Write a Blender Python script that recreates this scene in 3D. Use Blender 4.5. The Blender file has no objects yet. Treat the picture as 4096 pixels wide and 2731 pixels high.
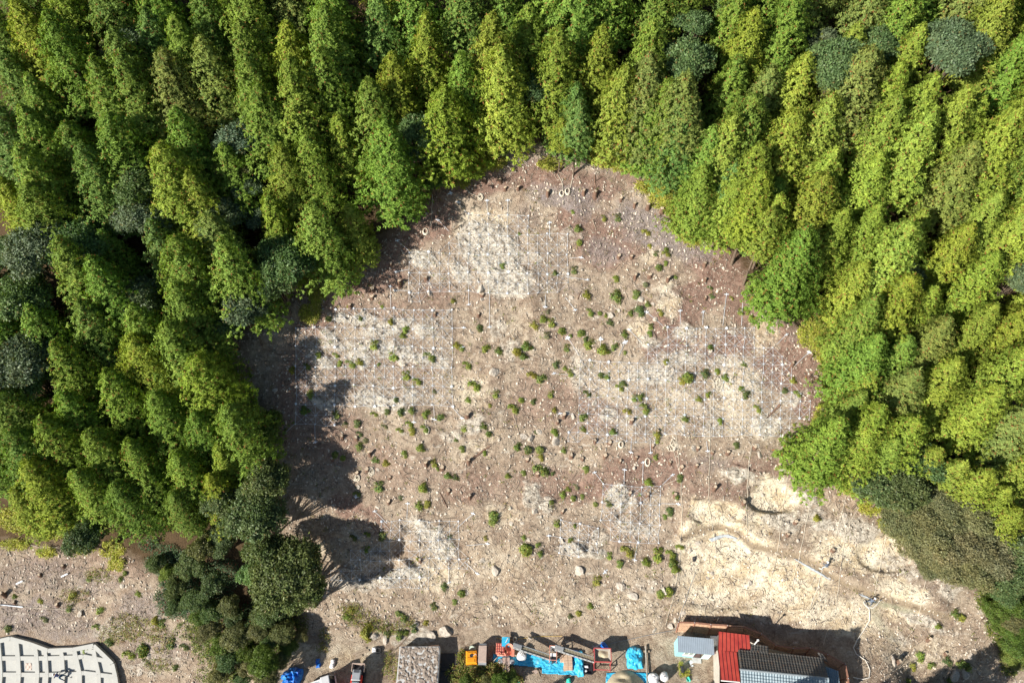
import bpy, bmesh, math, random
import numpy as np
from mathutils import Vector, Matrix
PI = math.pi
R = math.radians
sc = bpy.context.scene
C = sc.collection
# ------------------------------------------------------------------ camera
TILT = R(38)                      # camera axis off the vertical; the hillside is square to it
DIST = 71.0
FPX = 2730.0                      # focal length in photo pixels
ST, CT = math.sin(TILT), math.cos(TILT)
FW = np.array((0.0, ST, -CT)); UPV = np.array((0.0, CT, ST)); RT = np.array((1.0, 0.0, 0.0))
CAM = -FW * DIST
cd = bpy.data.cameras.new('camera'); cam = bpy.data.objects.new('camera', cd); C.objects.link(cam)
cd.sensor_width = 36.0; cd.lens = 36.0 * FPX / 4096.0; cd.clip_start = 0.5; cd.clip_end = 2000
cam.location = CAM; cam.rotation_euler = (TILT, 0, 0)
sc.camera = cam
# ------------------------------------------------------------------ light
LV = np.array((1.0, 0.76, -0.66)); LV = LV / np.linalg.norm(LV)      # the way the sunlight travels
SUN = -LV
elev = math.asin(SUN[2])
wd = bpy.data.worlds.new('World'); sc.world = wd; wd.use_nodes = True
nt = wd.node_tree; nt.nodes.clear()
wo = nt.nodes.new('ShaderNodeOutputWorld'); bg = nt.nodes.new('ShaderNodeBackground')
sky = nt.nodes.new('ShaderNodeTexSky'); sky.sky_type = 'NISHITA'; sky.sun_disc = False
sky.sun_elevation = elev; sky.sun_rotation = math.atan2(SUN[0], SUN[1])
sky.altitude = 300; sky.air_density = 1.0; sky.dust_density = 0.6
bg.inputs['Strength'].default_value = 0.064
nt.links.new(sky.outputs[0], bg.inputs[0]); nt.links.new(bg.outputs[0], wo.inputs[0])
sl = bpy.data.lights.new('sun', 'SUN'); sun = bpy.data.objects.new('sun', sl); C.objects.link(sun)
sl.energy = 5.0; sl.angle = R(0.5); sl.color = (1.0, 0.945, 0.86)
sun.rotation_euler = Vector(tuple(SUN)).to_track_quat('Z', 'Y').to_euler()
sun.location = (-60, -50, 80)
sc.view_settings.view_transform = 'Standard'; sc.view_settings.look = 'None'
sc.view_settings.exposure = 0.62; sc.view_settings.gamma = 1.0
sc.cycles.max_bounces = 6; sc.cycles.transparent_max_bounces = 8
try: sc.cycles.use_denoising = True
except Exception: pass

# ------------------------------------------------------------------ noise
_rs = np.random.RandomState(7)
_perm = _rs.permutation(512)
_ga = _rs.rand(512) * 2 * PI
_gx, _gy = np.cos(_ga), np.sin(_ga)
def perlin(x, y, seed=0):
    x = np.asarray(x, float); y = np.asarray(y, float)
    xi = np.floor(x).astype(int); yi = np.floor(y).astype(int)
    xf = x - xi; yf = y - yi
    def h(a, b): return _perm[(_perm[(a + seed * 37) & 511] + b + seed * 11) & 511]
    u = xf * xf * xf * (xf * (xf * 6 - 15) + 10); v = yf * yf * yf * (yf * (yf * 6 - 15) + 10)
    def g(a, b, dx, dy):
        k = h(a, b); return _gx[k] * dx + _gy[k] * dy
    n00 = g(xi, yi, xf, yf); n10 = g(xi + 1, yi, xf - 1, yf)
    n01 = g(xi, yi + 1, xf, yf - 1); n11 = g(xi + 1, yi + 1, xf - 1, yf - 1)
    return ((n00 * (1 - u) + n10 * u) * (1 - v) + (n01 * (1 - u) + n11 * u) * v) * 1.45
def fbm(x, y, seed=0, o=3):
    s = 0; a = 1.0; t = 0
    for i in range(o):
        s = s + a * perlin(x * 2 ** i, y * 2 ** i, seed + i); t += a; a *= .5
    return s / t
def sstep(a, b, x):
    t = np.clip((x - a) / (b - a), 0, 1); return t * t * (3 - 2 * t)

# ------------------------------------------------------------------ photo pixel <-> place
PPM = FPX / DIST                                                    # photo pixels per metre on the slope
def proj(x, y, z):
    px_ = np.asarray(x, float) - CAM[0]; py_ = np.asarray(y, float) - CAM[1]; pz_ = np.asarray(z, float) - CAM[2]
    d = py_ * FW[1] + pz_ * FW[2]
    return 2048 + FPX * px_ / d, 1365.5 - FPX * (py_ * UPV[1] + pz_ * UPV[2]) / d
# blobs: (px, py, rx, ry, angle degrees, weight)
ROCK = [(1960,1000,150,95,35,1),(2030,1120,110,85,10,1),(1900,930,90,45,20,.55),(1690,1035,70,38,15,.9),(1850,1090,60,40,40,.7),
 (2140,1030,60,40,0,.5),(2280,940,55,45,20,.45),(1420,1275,110,28,5,.9),(1560,1310,120,35,-15,.75),(1330,1360,60,32,40,.8),(1430,1420,45,70,-45,.75),
 (1590,1410,150,38,15,.95),(1700,1320,70,30,20,.7),(1750,1440,60,30,30,.6),(1280,1440,55,26,30,.75),(1500,1560,90,40,15,.45),(1530,1610,130,36,12,.85),
 (1290,1610,60,28,20,.8),(1640,1590,50,30,40,.6),(1990,1310,55,60,20,.55),(2040,1400,45,55,20,.6),(1880,1700,70,35,-20,.7),(1800,1745,50,22,10,.6),
 (2310,1480,45,110,0,.6),(2600,1370,60,45,20,.6),(2610,1500,110,50,0,.75),(2740,1330,60,40,0,.6),(2720,1440,140,40,-5,.55),(2900,1450,110,40,0,.5),
 (2500,1680,70,35,10,.4),(2430,1660,40,30,0,.6),(3060,1700,80,55,20,.75),(3180,1590,70,25,-30,.6),(2850,1710,60,40,0,.5),(3000,1560,90,50,0,.4),
 (2960,1900,75,28,10,1),(2480,1990,60,55,35,.95),(2490,2090,50,40,0,.6),(2560,2120,110,28,5,.55),(2330,2200,110,26,8,.85),(2400,2150,60,30,-30,.6),
 (2130,1980,40,75,-20,.75),(2180,2020,45,35,0,.7),(1720,2130,90,38,30,.9),(1770,2190,50,48,30,1),(1600,2300,120,30,-12,.95),(1500,2330,110,36,-8,.6),
 (1480,2270,140,55,0,.4),(1380,2330,90,40,0,.55),(1640,2100,40,60,30,.5),(2230,2480,50,30,0,.35),(2590,2350,70,35,20,.45),(2500,2360,40,25,0,.5),
 (1680,2540,60,30,0,.6),(1610,2560,50,20,0,.6),(1780,2520,30,20,0,.6),(2560,780,20,14,0,.3),(2670,1170,60,60,50,.45),(2560,1150,40,25,0,.4),
 (3250,2060,60,40,0,.6),(3290,2100,60,25,0,.8),(3120,2080,90,45,10,.8),(3420,2120,110,55,15,.8),(3230,1990,60,30,10,.7),(3560,2250,90,55,0,.55),
 (3640,2290,60,30,10,.6),(3680,2480,120,28,25,.9),(3800,2350,60,50,30,.6),(3690,2230,45,32,0,.8),(3780,2530,80,25,10,.4),(3600,2560,60,20,20,.5),
 (1180,2130,60,40,0,.3),(430,2520,80,40,0,.5),(560,2680,90,30,10,.5),(640,2630,60,25,0,.4),(330,2450,60,40,0,.3)]
TAN = [(3090,1980,105,75,5,1),(3090,2075,120,50,0,.95),(2860,2060,110,65,0,1),(2900,2110,120,45,5,1),(2950,2160,150,70,10,.95),(3000,2260,260,60,8,.85),
 (2900,2330,200,110,0,.7),(3150,2330,210,110,10,.8),(3380,2210,150,70,20,.9),(3520,2210,120,85,0,1),(3580,2170,80,60,20,.95),(3620,2370,130,50,20,.9),
 (3400,2470,160,80,15,.7),(3600,2440,100,50,15,.8),(3240,2450,180,60,5,.7),(3600,2600,150,90,20,.35),(2760,2200,60,120,0,.7),(2480,2440,200,90,0,.3),
 (2080,1330,90,80,0,.25),(1950,870,130,40,0,.55),(1900,920,90,40,0,.5),(2680,1220,50,60,-40,.7),(2660,1150,40,20,-30,.8),(2930,1560,120,150,0,.45),
 (3060,1330,60,110,20,.5),(2560,1320,50,40,0,.6),(2800,1350,90,60,0,.3),(2700,1620,110,80,0,.35),(2980,1700,110,60,0,.4),(1880,1560,90,60,0,.5),
 (1900,1790,130,40,-30,.35),(1750,2300,120,80,0,.5),(2000,2250,180,90,0,.3),(2150,2420,260,70,0,.3),(2010,2060,90,50,0,.35),(1200,2600,120,40,0,.6),
 (1350,2620,200,60,0,.4),(2650,2600,160,70,0,.25),(2550,1060,60,40,0,.2),(2600,1030,60,30,-30,.5),(1650,800,30,20,0,.2),(2840,2420,170,60,0,.5),
 (1430,2120,80,60,0,.3),(3700,2600,160,60,0,.35),(3370,2000,120,50,20,.3),(2450,1530,120,90,0,.3),(3020,2420,200,60,0,.5),(1290,2180,70,30,0,.5)]
RED = [(1880,720,170,70,0,1),(2150,700,190,60,0,.85),(1720,880,120,90,-40,1),(1600,960,120,70,-30,.9),(1500,1110,130,80,-20,.9),(1350,1170,140,70,-20,.8),
 (1250,1290,90,50,0,.8),(2370,760,120,70,0,.8),(2600,680,200,60,0,.7),(2420,960,160,120,0,.75),(2520,1010,180,60,0,.6),(2300,880,90,80,0,.7),
 (2870,1030,130,150,-40,1),(3010,1180,130,120,-40,1),(2820,1180,190,80,-10,.85),(2700,1250,140,90,-40,.8),(2840,1380,220,60,0,.85),(3130,1420,120,140,0,1),
 (3240,1560,90,160,0,1),(2620,1390,60,50,0,.8),(2250,1340,60,50,0,.3),(2200,1600,200,120,0,.45),(2350,1660,140,90,0,.5),(2600,1880,220,90,0,.75),
 (2400,1950,220,70,0,.7),(2200,1940,160,80,0,.55),(3080,1880,220,60,5,.6),(2900,1960,180,35,0,.6),(3330,1800,90,110,0,.6),(3380,1990,140,45,25,.6),
 (3340,2110,50,40,0,.5),(1440,2060,130,60,30,.8),(1900,1940,160,80,0,.5),(1650,1900,160,80,0,.35),(1500,1850,150,80,0,.4),(1620,1480,150,60,0,.3),
 (1380,1500,120,60,0,.3),(2480,2130,130,60,0,.3),(1340,1750,130,150,0,.5),(1180,1600,90,250,0,.6),(3690,2400,90,45,10,.4),(3620,2560,110,40,0,.3),
 (500,2280,120,60,0,.4),(250,2230,220,70,0,.35),(1560,1230,260,50,0,.4),(1980,1180,160,40,0,.3),(1740,1180,90,60,0,.5)]
BRUSH = [(120,2460,200,80,0,.7),(300,2520,200,50,0,.6),(560,2440,120,80,0,.6),(620,2600,150,100,0,.5),(2260,790,150,55,10,.9),(2180,760,60,40,0,.6),(2330,830,60,60,0,.7),(2560,880,120,70,20,.9),(2640,950,170,60,15,.9),(2720,1000,150,50,10,.85),
 (2420,1000,90,60,0,.7),(2110,860,70,50,0,.4),(1460,1080,70,50,0,.7),(1330,1110,70,40,0,.6),(1680,1000,60,30,0,.2),(2450,870,60,50,0,.6),(2290,1160,60,50,0,.4),
 (2060,650,90,30,0,.6),(2420,670,80,40,0,.5),(2840,1850,90,40,0,.5),(160,2300,220,80,0,.5),(380,2340,120,60,0,.5),(2700,1230,60,40,0,.3),(3200,1330,50,60,0,.5),
 (1740,990,30,30,0,.3),(3320,1330,60,50,0,.5),(3690,2330,120,50,0,.3)]
WET = [(3540,2410,90,22,12,1),(3590,2425,70,20,14,.9),(3510,2480,22,70,-30,.55),(3560,2540,20,60,-45,.4)]
def zone(px_, py_, L, warp=1.0):
    wx = fbm(px_ / 55., py_ / 55., 21, 4) * 42 * warp; wy = fbm(px_ / 55., py_ / 55., 31, 4) * 42 * warp
    X = px_ + wx; Y = py_ + wy
    o = np.zeros_like(X)
    for (a, b, rx, ry, an, w) in L:
        c, s = math.cos(R(an)), math.sin(R(an))
        dx = X - a; dy = Y - b
        q = ((dx * c + dy * s) / rx) ** 2 + ((-dx * s + dy * c) / ry) ** 2
        o = np.maximum(o, w * (1 - sstep(.1, 1.7, q)))
    return o * (1 + .55 * fbm(px_ / 26., py_ / 22., 41, 3))
LEDGE = [(2740,2150),(2790,2125),(2880,2105),(2960,2135),(3010,2185),(3110,2205),(3220,2235),(3300,2290),(3390,2345),(3500,2385),(3640,2420),(3800,2470)]
LEDGE2 = [(2560,2110),(2780,2180),(2870,2160),(2940,2190),(3150,2225),(3240,2280),(3330,2335),(3430,2380)]
def pl_dist(X, Y, P):
    best = np.full_like(X, 1e9); side = np.zeros_like(X)
    for (ax, ay), (bx, by) in zip(P[:-1], P[1:]):
        dx, dy = bx - ax, by - ay; L2 = dx * dx + dy * dy
        t = np.clip(((X - ax) * dx + (Y - ay) * dy) / L2, 0, 1)
        ex = X - ax - t * dx; ey = Y - ay - t * dy
        d = np.hypot(ex, ey); m = d < best
        best = np.where(m, d, best); side = np.where(m, np.sign(dx * ey - dy * ex), side)
    return best, side                                                # side > 0: below the line in the photo
ZB = -18.7
def bench_mask(x): return sstep(-27.5, -24.5, x) * (1 - sstep(37.5, 42.5, x))
def base_z(x, y):
    z0 = y * math.tan(TILT)
    k = 0.5
    m = np.maximum(z0, ZB); sm = m + k * np.log(np.exp((z0 - m) / k) + np.exp((ZB - m) / k)) - 0
    b = bench_mask(x)
    return z0 * (1 - b) + sm * b
def T(x, y):
    x = np.asarray(x, float); y = np.asarray(y, float)
    z = base_z(x, y)
    b = bench_mask(x) * sstep(-22.8, -25.2, y)
    px_ = 2048 + PPM * x; py_ = 1365.5 - PPM * y / CT
    mC = sstep(2500, 2560, py_) * (1 - sstep(450, 530, px_))
    a = (1 - .82 * b) * (1 - mC)
    z = z - .15 * mC
    a = a * (1 - .45 * sstep(2700, 2800, px_) * sstep(1900, 2000, py_) * (1 - sstep(3600, 3750, px_)))
    z = z + a * (.55 * perlin(x / 13., y / 11., 1) + .28 * perlin(x / 4.2, y / 3.5, 2) + .13 * perlin(x / 1.5, y / 1.2, 3)
                 + .065 * perlin(x / .62, y / .5, 4) + .03 * perlin(x / .3, y / .25, 5))
    rk = zone(px_, py_, ROCK) * (1 - b)
    rid = 1 - np.abs(fbm(x / 2.1 + .3 * y, y / 1.1, 9, 4)) * 2
    z = z + rk * (.10 + .30 * rid + .16 * perlin(x / .45, y / .3, 12))
    # broken gully and crags under the lower left rope net
    rg = np.exp(-(((px_ - 1600) / 190) ** 2 + ((py_ - 2220) / 120) ** 2))
    z = z + rg * .95 * fbm(x / 2.4 + .5 * y, y / 1.5, 14, 4)
    gd, _ = pl_dist(px_, py_, [(1630,2110),(1590,2200),(1560,2260),(1450,2300)])
    z = z - 1.0 * np.exp(-(gd / 26) ** 2)
    gd, _ = pl_dist(px_, py_, [(2520,2000),(2500,2040),(2480,2060)])
    z = z - .6 * np.exp(-(gd / 14) ** 2)
    gd, _ = pl_dist(px_, py_, [(2430,2110),(2370,2150),(2340,2190)])
    z = z - .6 * np.exp(-(gd / 16) ** 2)
    # cut bank and walking ledge in the excavated part
    d, s = pl_dist(px_, py_, LEDGE)
    sd = d * s
    inx = sstep(2690, 2760, px_) * (1 - sstep(3700, 3850, px_))
    z = z + inx * (.85 * (1 - sstep(-26, 2, sd)) * np.exp(-np.clip(-sd - 26, 0, None) / 110) - .30 * sstep(14, 30, sd) * np.exp(-np.clip(sd - 30, 0, None) / 60))
    for (cx, cy, rx, ry, dp) in ((3085,1990,110,70,.75),(2860,2060,110,55,.5),(3540,2220,120,80,.6),(2900,2350,240,90,.5)):
        q = ((px_ - cx) / rx) ** 2 + ((py_ - cy) / ry) ** 2
        z = z - dp * (1 - sstep(.5, 1.2, q))
    return z
def T1(x, y): return float(T(np.array([x]), np.array([y]))[0])
def rays(px_, py_):
    px_ = np.asarray(px_, float); py_ = np.asarray(py_, float)
    d = FW[None] * FPX + RT[None] * (px_ - 2048)[:, None] + UPV[None] * (1365.5 - py_)[:, None]
    return d / np.linalg.norm(d, axis=1)[:, None]
def unproj(px_, py_, h=0.0):
    """points h above the ground seen at photo pixels (arrays)"""
    px_ = np.atleast_1d(np.asarray(px_, float)); py_ = np.atleast_1d(np.asarray(py_, float))
    h = np.broadcast_to(np.asarray(h, float), px_.shape)
    D = rays(px_, py_); t = np.full(len(px_), 45.0)
    done = np.zeros(len(px_), bool)
    for i in range(200):
        P = CAM[None] + D * t[:, None]
        g = P[:, 2] - T(P[:, 0], P[:, 1]) - h
        step = np.where(g > 0, np.clip(g * .55, .004, 3), g * .3)
        t = t + step
        if np.max(np.abs(g)) < .004: break
    P = CAM[None] + D * t[:, None]
    return P
def at(px_, py_, h=0.0):
    P = unproj([px_], [py_], h)[0]; return Vector(P)
def ground(px_, py_):
    P = unproj([px_], [py_], 0.0)[0]; return Vector((P[0], P[1], T1(P[0], P[1])))

# ------------------------------------------------------------------ object helpers
def tag(o, label=None, cat=None, group=None, kind=None):
    if label: o['label'] = label
    if cat: o['category'] = cat
    if group: o['group'] = group
    if kind: o['kind'] = kind
    return o
def empty(name, loc, rz=0.0, label=None, cat=None, group=None):
    o = bpy.data.objects.new(name, None); C.objects.link(o); o.empty_display_size = .3
    o.location = loc; o.rotation_euler = (0, 0, rz); tag(o, label, cat, group); return o
def link(name, me, parent=None, mat=None, loc=None):
    o = bpy.data.objects.new(name, me); C.objects.link(o)
    if mat is not None: me.materials.append(mat)
    if parent: o.parent = parent
    if loc is not None: o.location = loc
    return o
def copy_tree(o, parent=None):
    c = o.copy(); C.objects.link(c)
    if parent: c.parent = parent
    for ch in list(o.children): copy_tree(ch, c)
    return c
class MB:
    """collects shapes into one mesh"""
    def __init__(s): s.v = []; s.f = []; s.n = 0
    def add(s, v, f):
        v = np.asarray(v, float).reshape(-1, 3); s.v.append(v)
        for q in f: s.f.append(tuple(int(i) + s.n for i in q))
        s.n += len(v); return s
    def box(s, c, d, rz=0.0, M=None, taper=1.0):
        x, y, z = d[0] / 2, d[1] / 2, d[2] / 2
        v = np.array([(-x,-y,-z),(x,-y,-z),(x,y,-z),(-x,y,-z),(-x*taper,-y*taper,z),(x*taper,-y*taper,z),(x*taper,y*taper,z),(-x*taper,y*taper,z)])
        if rz:
            a, b = math.cos(rz), math.sin(rz); v = np.stack([v[:,0]*a-v[:,1]*b, v[:,0]*b+v[:,1]*a, v[:,2]], 1)
        if M is not None: v = v @ np.array(M.to_3x3()).T
        return s.add(v + np.array(c), [(0,3,2,1),(4,5,6,7),(0,1,5,4),(1,2,6,5),(2,3,7,6),(3,0,4,7)])
    def tube(s, P, r, n=6, caps=True, flat=1.0):
        P = [np.array(p, float) for p in P]; k = len(P)
        rr = r if hasattr(r, '__len__') else [r] * k
        V = []
        up = np.array((0, 0, 1.0))
        for i in range(k):
            t = P[min(i + 1, k - 1)] - P[max(i - 1, 0)]; t = t / (np.linalg.norm(t) + 1e-9)
            a = np.cross(t, up)
            if np.linalg.norm(a) < .05: a = np.cross(t, np.array((0, 1.0, 0)))
            a /= np.linalg.norm(a); b = np.cross(a, t)
            for j in range(n):
                an = 2 * PI * j / n
                V.append(P[i] + rr[i] * (a * math.cos(an) + b * math.sin(an) * flat))
        F = []
        for i in range(k - 1):
            for j in range(n):
                j2 = (j + 1) % n; F.append((i*n+j, i*n+j2, (i+1)*n+j2, (i+1)*n+j))
        if caps:
            F.append(tuple(range(n))); F.append(tuple((k-1)*n + j for j in reversed(range(n))))
        return s.add(V, F)
    def lathe(s, prof, c=(0,0,0), n=16, cap=True):
        V = []; F = []; k = len(prof)
        for (r, z) in prof:
            for j in range(n):
                an = 2 * PI * j / n; V.append((c[0] + r*math.cos(an), c[1] + r*math.sin(an), c[2] + z))
        for i in range(k - 1):
            for j in range(n):
                j2 = (j+1) % n; F.append((i*n+j, i*n+j2, (i+1)*n+j2, (i+1)*n+j))
        if cap: F.append(tuple(reversed(range(n)))); F.append(tuple((k-1)*n+j for j in range(n)))
        return s.add(V, F)
    def grid(s, fn, nu, nv, thick=None):
        """fn(u,v) -> xyz for u,v in 0..1"""
        V = [fn(i / nu, j / nv) for j in range(nv + 1) for i in range(nu + 1)]
        F = [(j*(nu+1)+i, j*(nu+1)+i+1, (j+1)*(nu+1)+i+1, (j+1)*(nu+1)+i) for j in range(nv) for i in range(nu)]
        s.add(V, F)
        if thick:
            W = [(a, b, c - thick) for (a, b, c) in V]
            off = len(V)
            s.add(W, [tuple(reversed(f)) for f in F])
            base = s.n - 2 * off
            edge = [i for i in range(nu+1)] + [j*(nu+1)+nu for j in range(1, nv+1)] + [nv*(nu+1)+i for i in range(nu-1, -1, -1)] + [j*(nu+1) for j in range(nv-1, 0, -1)]
            for a, b in zip(edge, edge[1:] + edge[:1]): s.f.append((base+b, base+a, base+off+a, base+off+b))
        return s
    def mesh(s, name, mat=None, smooth=False):
        me = bpy.data.meshes.new(name)
        V = np.concatenate(s.v) if s.v else np.zeros((0, 3))
        me.from_pydata(V.tolist(), [], s.f)
        if mat is not None: me.materials.append(mat)
        if smooth: me.polygons.foreach_set('use_smooth', [True] * len(me.polygons))
        me.update(); return me
    def build(s, name, mat, parent=None, loc=None, smooth=False, bevel=0.0):
        o = link(name, s.mesh(name, mat, smooth), parent, None, loc)
        if bevel:
            m = o.modifiers.new('b', 'BEVEL'); m.width = bevel; m.segments = 2; m.limit_method = 'ANGLE'
        return o
def quick_mesh(name, V, F4, mat=None, smooth=False):
    """numpy arrays -> mesh of quads (or tris)"""
    me = bpy.data.meshes.new(name); k = F4.shape[1]
    me.vertices.add(len(V)); me.vertices.foreach_set('co', V.astype(np.float32).ravel())
    me.loops.add(F4.size); me.loops.foreach_set('vertex_index', F4.astype(np.int32).ravel())
    me.polygons.add(len(F4)); me.polygons.foreach_set('loop_start', np.arange(0, F4.size, k, dtype=np.int32))
    try: me.polygons.foreach_set('loop_total', np.full(len(F4), k, dtype=np.int32))
    except Exception: pass
    if smooth: me.polygons.foreach_set('use_smooth', np.ones(len(F4), bool))
    me.update(calc_edges=True); me.validate()
    if mat is not None: me.materials.append(mat)
    return me

# ------------------------------------------------------------------ materials
def nodes(name):
    m = bpy.data.materials.new(name); m.use_nodes = True
    t = m.node_tree; b = t.nodes['Principled BSDF']; return m, t, b
def N(t, ty, **kw):
    n = t.nodes.new(ty)
    for k, v in kw.items():
        if k in n.inputs.keys(): n.inputs[k].default_value = v
        else: setattr(n, k, v)
    return n
def mixc(t, fac, a, b, bl='MIX'):
    n = t.nodes.new('ShaderNodeMix'); n.data_type = 'RGBA'; n.blend_type = bl
    for sock, v in ((n.inputs[0], fac), (n.inputs[6], a), (n.inputs[7], b)):
        if isinstance(v, (int, float)): sock.default_value = v
        elif isinstance(v, tuple): sock.default_value = v if len(v) == 4 else v + (1,)
        else: t.links.new(v, sock)
    return n.outputs[2]
def ramp(t, src, pts):
    n = t.nodes.new('ShaderNodeValToRGB'); e = n.color_ramp.elements
    while len(e) < len(pts): e.new(.5)
    for i, (p, c) in enumerate(pts):
        e[i].position = p; e[i].color = (c, c, c, 1) if isinstance(c, (int, float)) else tuple(c) + (1,)
    t.links.new(src, n.inputs[0]); return n.outputs[0]
def noise(t, co, scale, detail=3, rough=.55, dist=0.0):
    n = N(t, 'ShaderNodeTexNoise'); n.inputs['Scale'].default_value = scale; n.inputs['Detail'].default_value = detail
    n.inputs['Roughness'].default_value = rough; n.inputs['Distortion'].default_value = dist
    t.links.new(co, n.inputs['Vector']); return n.outputs[0]
def simple(name, col, rough=.6, metal=0.0, var=.25, scale=3.0, bump=0.0, spec=.4, dirt=None, island=0.0):
    """plain coloured surface with worn, uneven tone"""
    m, t, b = nodes(name)
    co = N(t, 'ShaderNodeTexCoord').outputs['Object']
    n1 = noise(t, co, scale, 5, .65)
    f = ramp(t, n1, [(.3, 1 - var), (.7, 1 + var * .4)])
    c = mixc(t, 1.0, col, f, 'MULTIPLY')
    if island:
        gi = N(t, 'ShaderNodeNewGeometry'); c = mixc(t, 1.0, c, ramp(t, gi.outputs['Random Per Island'], [(0.0, 1 - island), (.55, .95), (1.0, 1 + island * .5)]), 'MULTIPLY')
    if dirt:
        n2 = noise(t, co, scale * 2.3, 6, .7, .3)
        c = mixc(t, ramp(t, n2, [(.52, 0.0), (.68, .8)]), c, dirt)
    t.links.new(c, b.inputs['Base Color']); b.inputs['Roughness'].default_value = rough
    b.inputs['Metallic'].default_value = metal; b.inputs['Specular IOR Level'].default_value = spec
    if bump:
        bm_ = N(t, 'ShaderNodeBump'); bm_.inputs['Strength'].default_value = bump; bm_.inputs['Distance'].default_value = .05
        t.links.new(noise(t, co, scale * 4, 5, .6), bm_.inputs['Height']); t.links.new(bm_.outputs[0], b.inputs['Normal'])
    return m
def ground_mat():
    m, t, b = nodes('hillside soil')
    geo = N(t, 'ShaderNodeNewGeometry').outputs['Position']
    at1 = N(t, 'ShaderNodeAttribute'); at1.attribute_name = 'zones'
    at2 = N(t, 'ShaderNodeAttribute'); at2.attribute_name = 'zones2'
    s1 = N(t, 'ShaderNodeSeparateColor'); t.links.new(at1.outputs['Color'], s1.inputs[0])
    s2 = N(t, 'ShaderNodeSeparateColor'); t.links.new(at2.outputs['Color'], s2.inputs[0])
    red, rock, tan, brush = s1.outputs[0], s1.outputs[1], s1.outputs[2], s2.outputs[0]
    wet, floor = s2.outputs[1], s2.outputs[2]
    nb = noise(t, geo, .55, 5, .65); nm = noise(t, geo, 2.3, 6, .7, .4); nf = noise(t, geo, 9.0, 5, .75, .3)
    soil = mixc(t, ramp(t, nm, [(.32, 0.0), (.66, 1.0)]), (.215, .150, .106), (.44, .345, .255))
    soil = mixc(t, ramp(t, nb, [(.42, 0.0), (.62, .7)]), soil, (.52, .43, .32))
    redc = mixc(t, ramp(t, nm, [(.34, 0.0), (.66, 1.0)]), (.17, .100, .075), (.38, .258, .20))
    nmf_ = N(t, 'ShaderNodeMath', operation='ADD'); t.links.new(nf, nmf_.inputs[0]); t.links.new(nm, nmf_.inputs[1])
    nmh = N(t, 'ShaderNodeMath', operation='MULTIPLY_ADD'); t.links.new(nmf_.outputs[0], nmh.inputs[0]); nmh.inputs[1].default_value = 1.1; nmh.inputs[2].default_value = -.6
    nmf = nmh.outputs[0]
    def msk(src, k=1.0, lo=.38, hi=.62):
        a = N(t, 'ShaderNodeMath', operation='MULTIPLY_ADD'); t.links.new(nmf, a.inputs[0]); a.inputs[1].default_value = .7 * k; 
        t.links.new(src, a.inputs[2]); c_ = N(t, 'ShaderNodeMath', operation='SUBTRACT'); t.links.new(a.outputs[0], c_.inputs[0]); c_.inputs[1].default_value = .35 * k
        return ramp(t, c_.outputs[0], [(lo, 0.0), (hi, 1.0)])
    c = mixc(t, msk(red, 1.3, .10, .70), soil, redc)
    brc = mixc(t, ramp(t, nf, [(.35, 0.0), (.65, 1.0)]), (.15, .115, .10), (.45, .39, .37))
    c = mixc(t, msk(brush, 1.4, .2, .95), c, brc)
    tanc = mixc(t, ramp(t, nm, [(.3, 0.0), (.65, 1.0)]), (.58, .44, .26), (.80, .67, .46))
    tanc = mixc(t, ramp(t, nb, [(.40, 0.0), (.60, .85)]), tanc, (.90, .82, .64))
    c = mixc(t, msk(tan, 1.1, .12, .85), c, tanc)
    mp = N(t, 'ShaderNodeMapping'); mp.inputs['Scale'].default_value = (1.0, 2.2, 1.4); mp.inputs['Rotation'].default_value = (0, 0, .5)
    t.links.new(geo, mp.inputs[0])
    nr = noise(t, mp.outputs[0], 1.7, 8, .75, .7)
    rkc = ramp(t, nr, [(.33, (.10, .085, .065)), (.42, (.36, .31, .245)), (.53, (.62, .56, .46)), (.72, (.80, .75, .65))])
    c = mixc(t, msk(rock, 1.3, .3, .62), c, rkc)
    c = mixc(t, wet, c, (.30, .29, .19))
    c = mixc(t, 1.0, c, ramp(t, noise(t, geo, 4.4, 7, .8, .6), [(.36, .72), (.5, 1.0), (.66, 1.18)]), 'MULTIPLY')
    # pale chips and dark bits of bark
    vo = N(t, 'ShaderNodeTexVoronoi'); vo.inputs['Scale'].default_value = 5.5; vo.inputs['Randomness'].default_value = 1
    t.links.new(geo, vo.inputs['Vector'])
    sv = N(t, 'ShaderNodeSeparateColor'); t.links.new(vo.outputs['Color'], sv.inputs[0])
    chip = N(t, 'ShaderNodeMath', operation='MULTIPLY')
    t.links.new(ramp(t, sv.outputs[0], [(.70, 0.0), (.80, 1.0)]), chip.inputs[0])
    t.links.new(ramp(t, vo.outputs['Distance'], [(.20, 1.0), (.36, 0.0)]), chip.inputs[1])
    keep = N(t, 'ShaderNodeMath', operation='MULTIPLY'); t.links.new(chip.outputs[0], keep.inputs[0]); keep.inputs[1].default_value = .55
    c = mixc(t, keep.outputs[0], c, (.62, .53, .42))
    vo2 = N(t, 'ShaderNodeTexVoronoi'); vo2.inputs['Scale'].default_value = 3.1; t.links.new(mp.outputs[0], vo2.inputs['Vector'])
    sv2 = N(t, 'ShaderNodeSeparateColor'); t.links.new(vo2.outputs['Color'], sv2.inputs[0])
    dk = N(t, 'ShaderNodeMath', operation='MULTIPLY')
    t.links.new(ramp(t, sv2.outputs[1], [(.72, 0.0), (.8, .7)]), dk.inputs[0]); t.links.new(ramp(t, vo2.outputs['Distance'], [(.12, 1.0), (.3, 0.0)]), dk.inputs[1])
    c = mixc(t, dk.outputs[0], c, (.085, .06, .04))
    trod_shade = N(t, 'ShaderNodeAttribute'); trod_shade.attribute_name = 'trod_shade'
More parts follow.
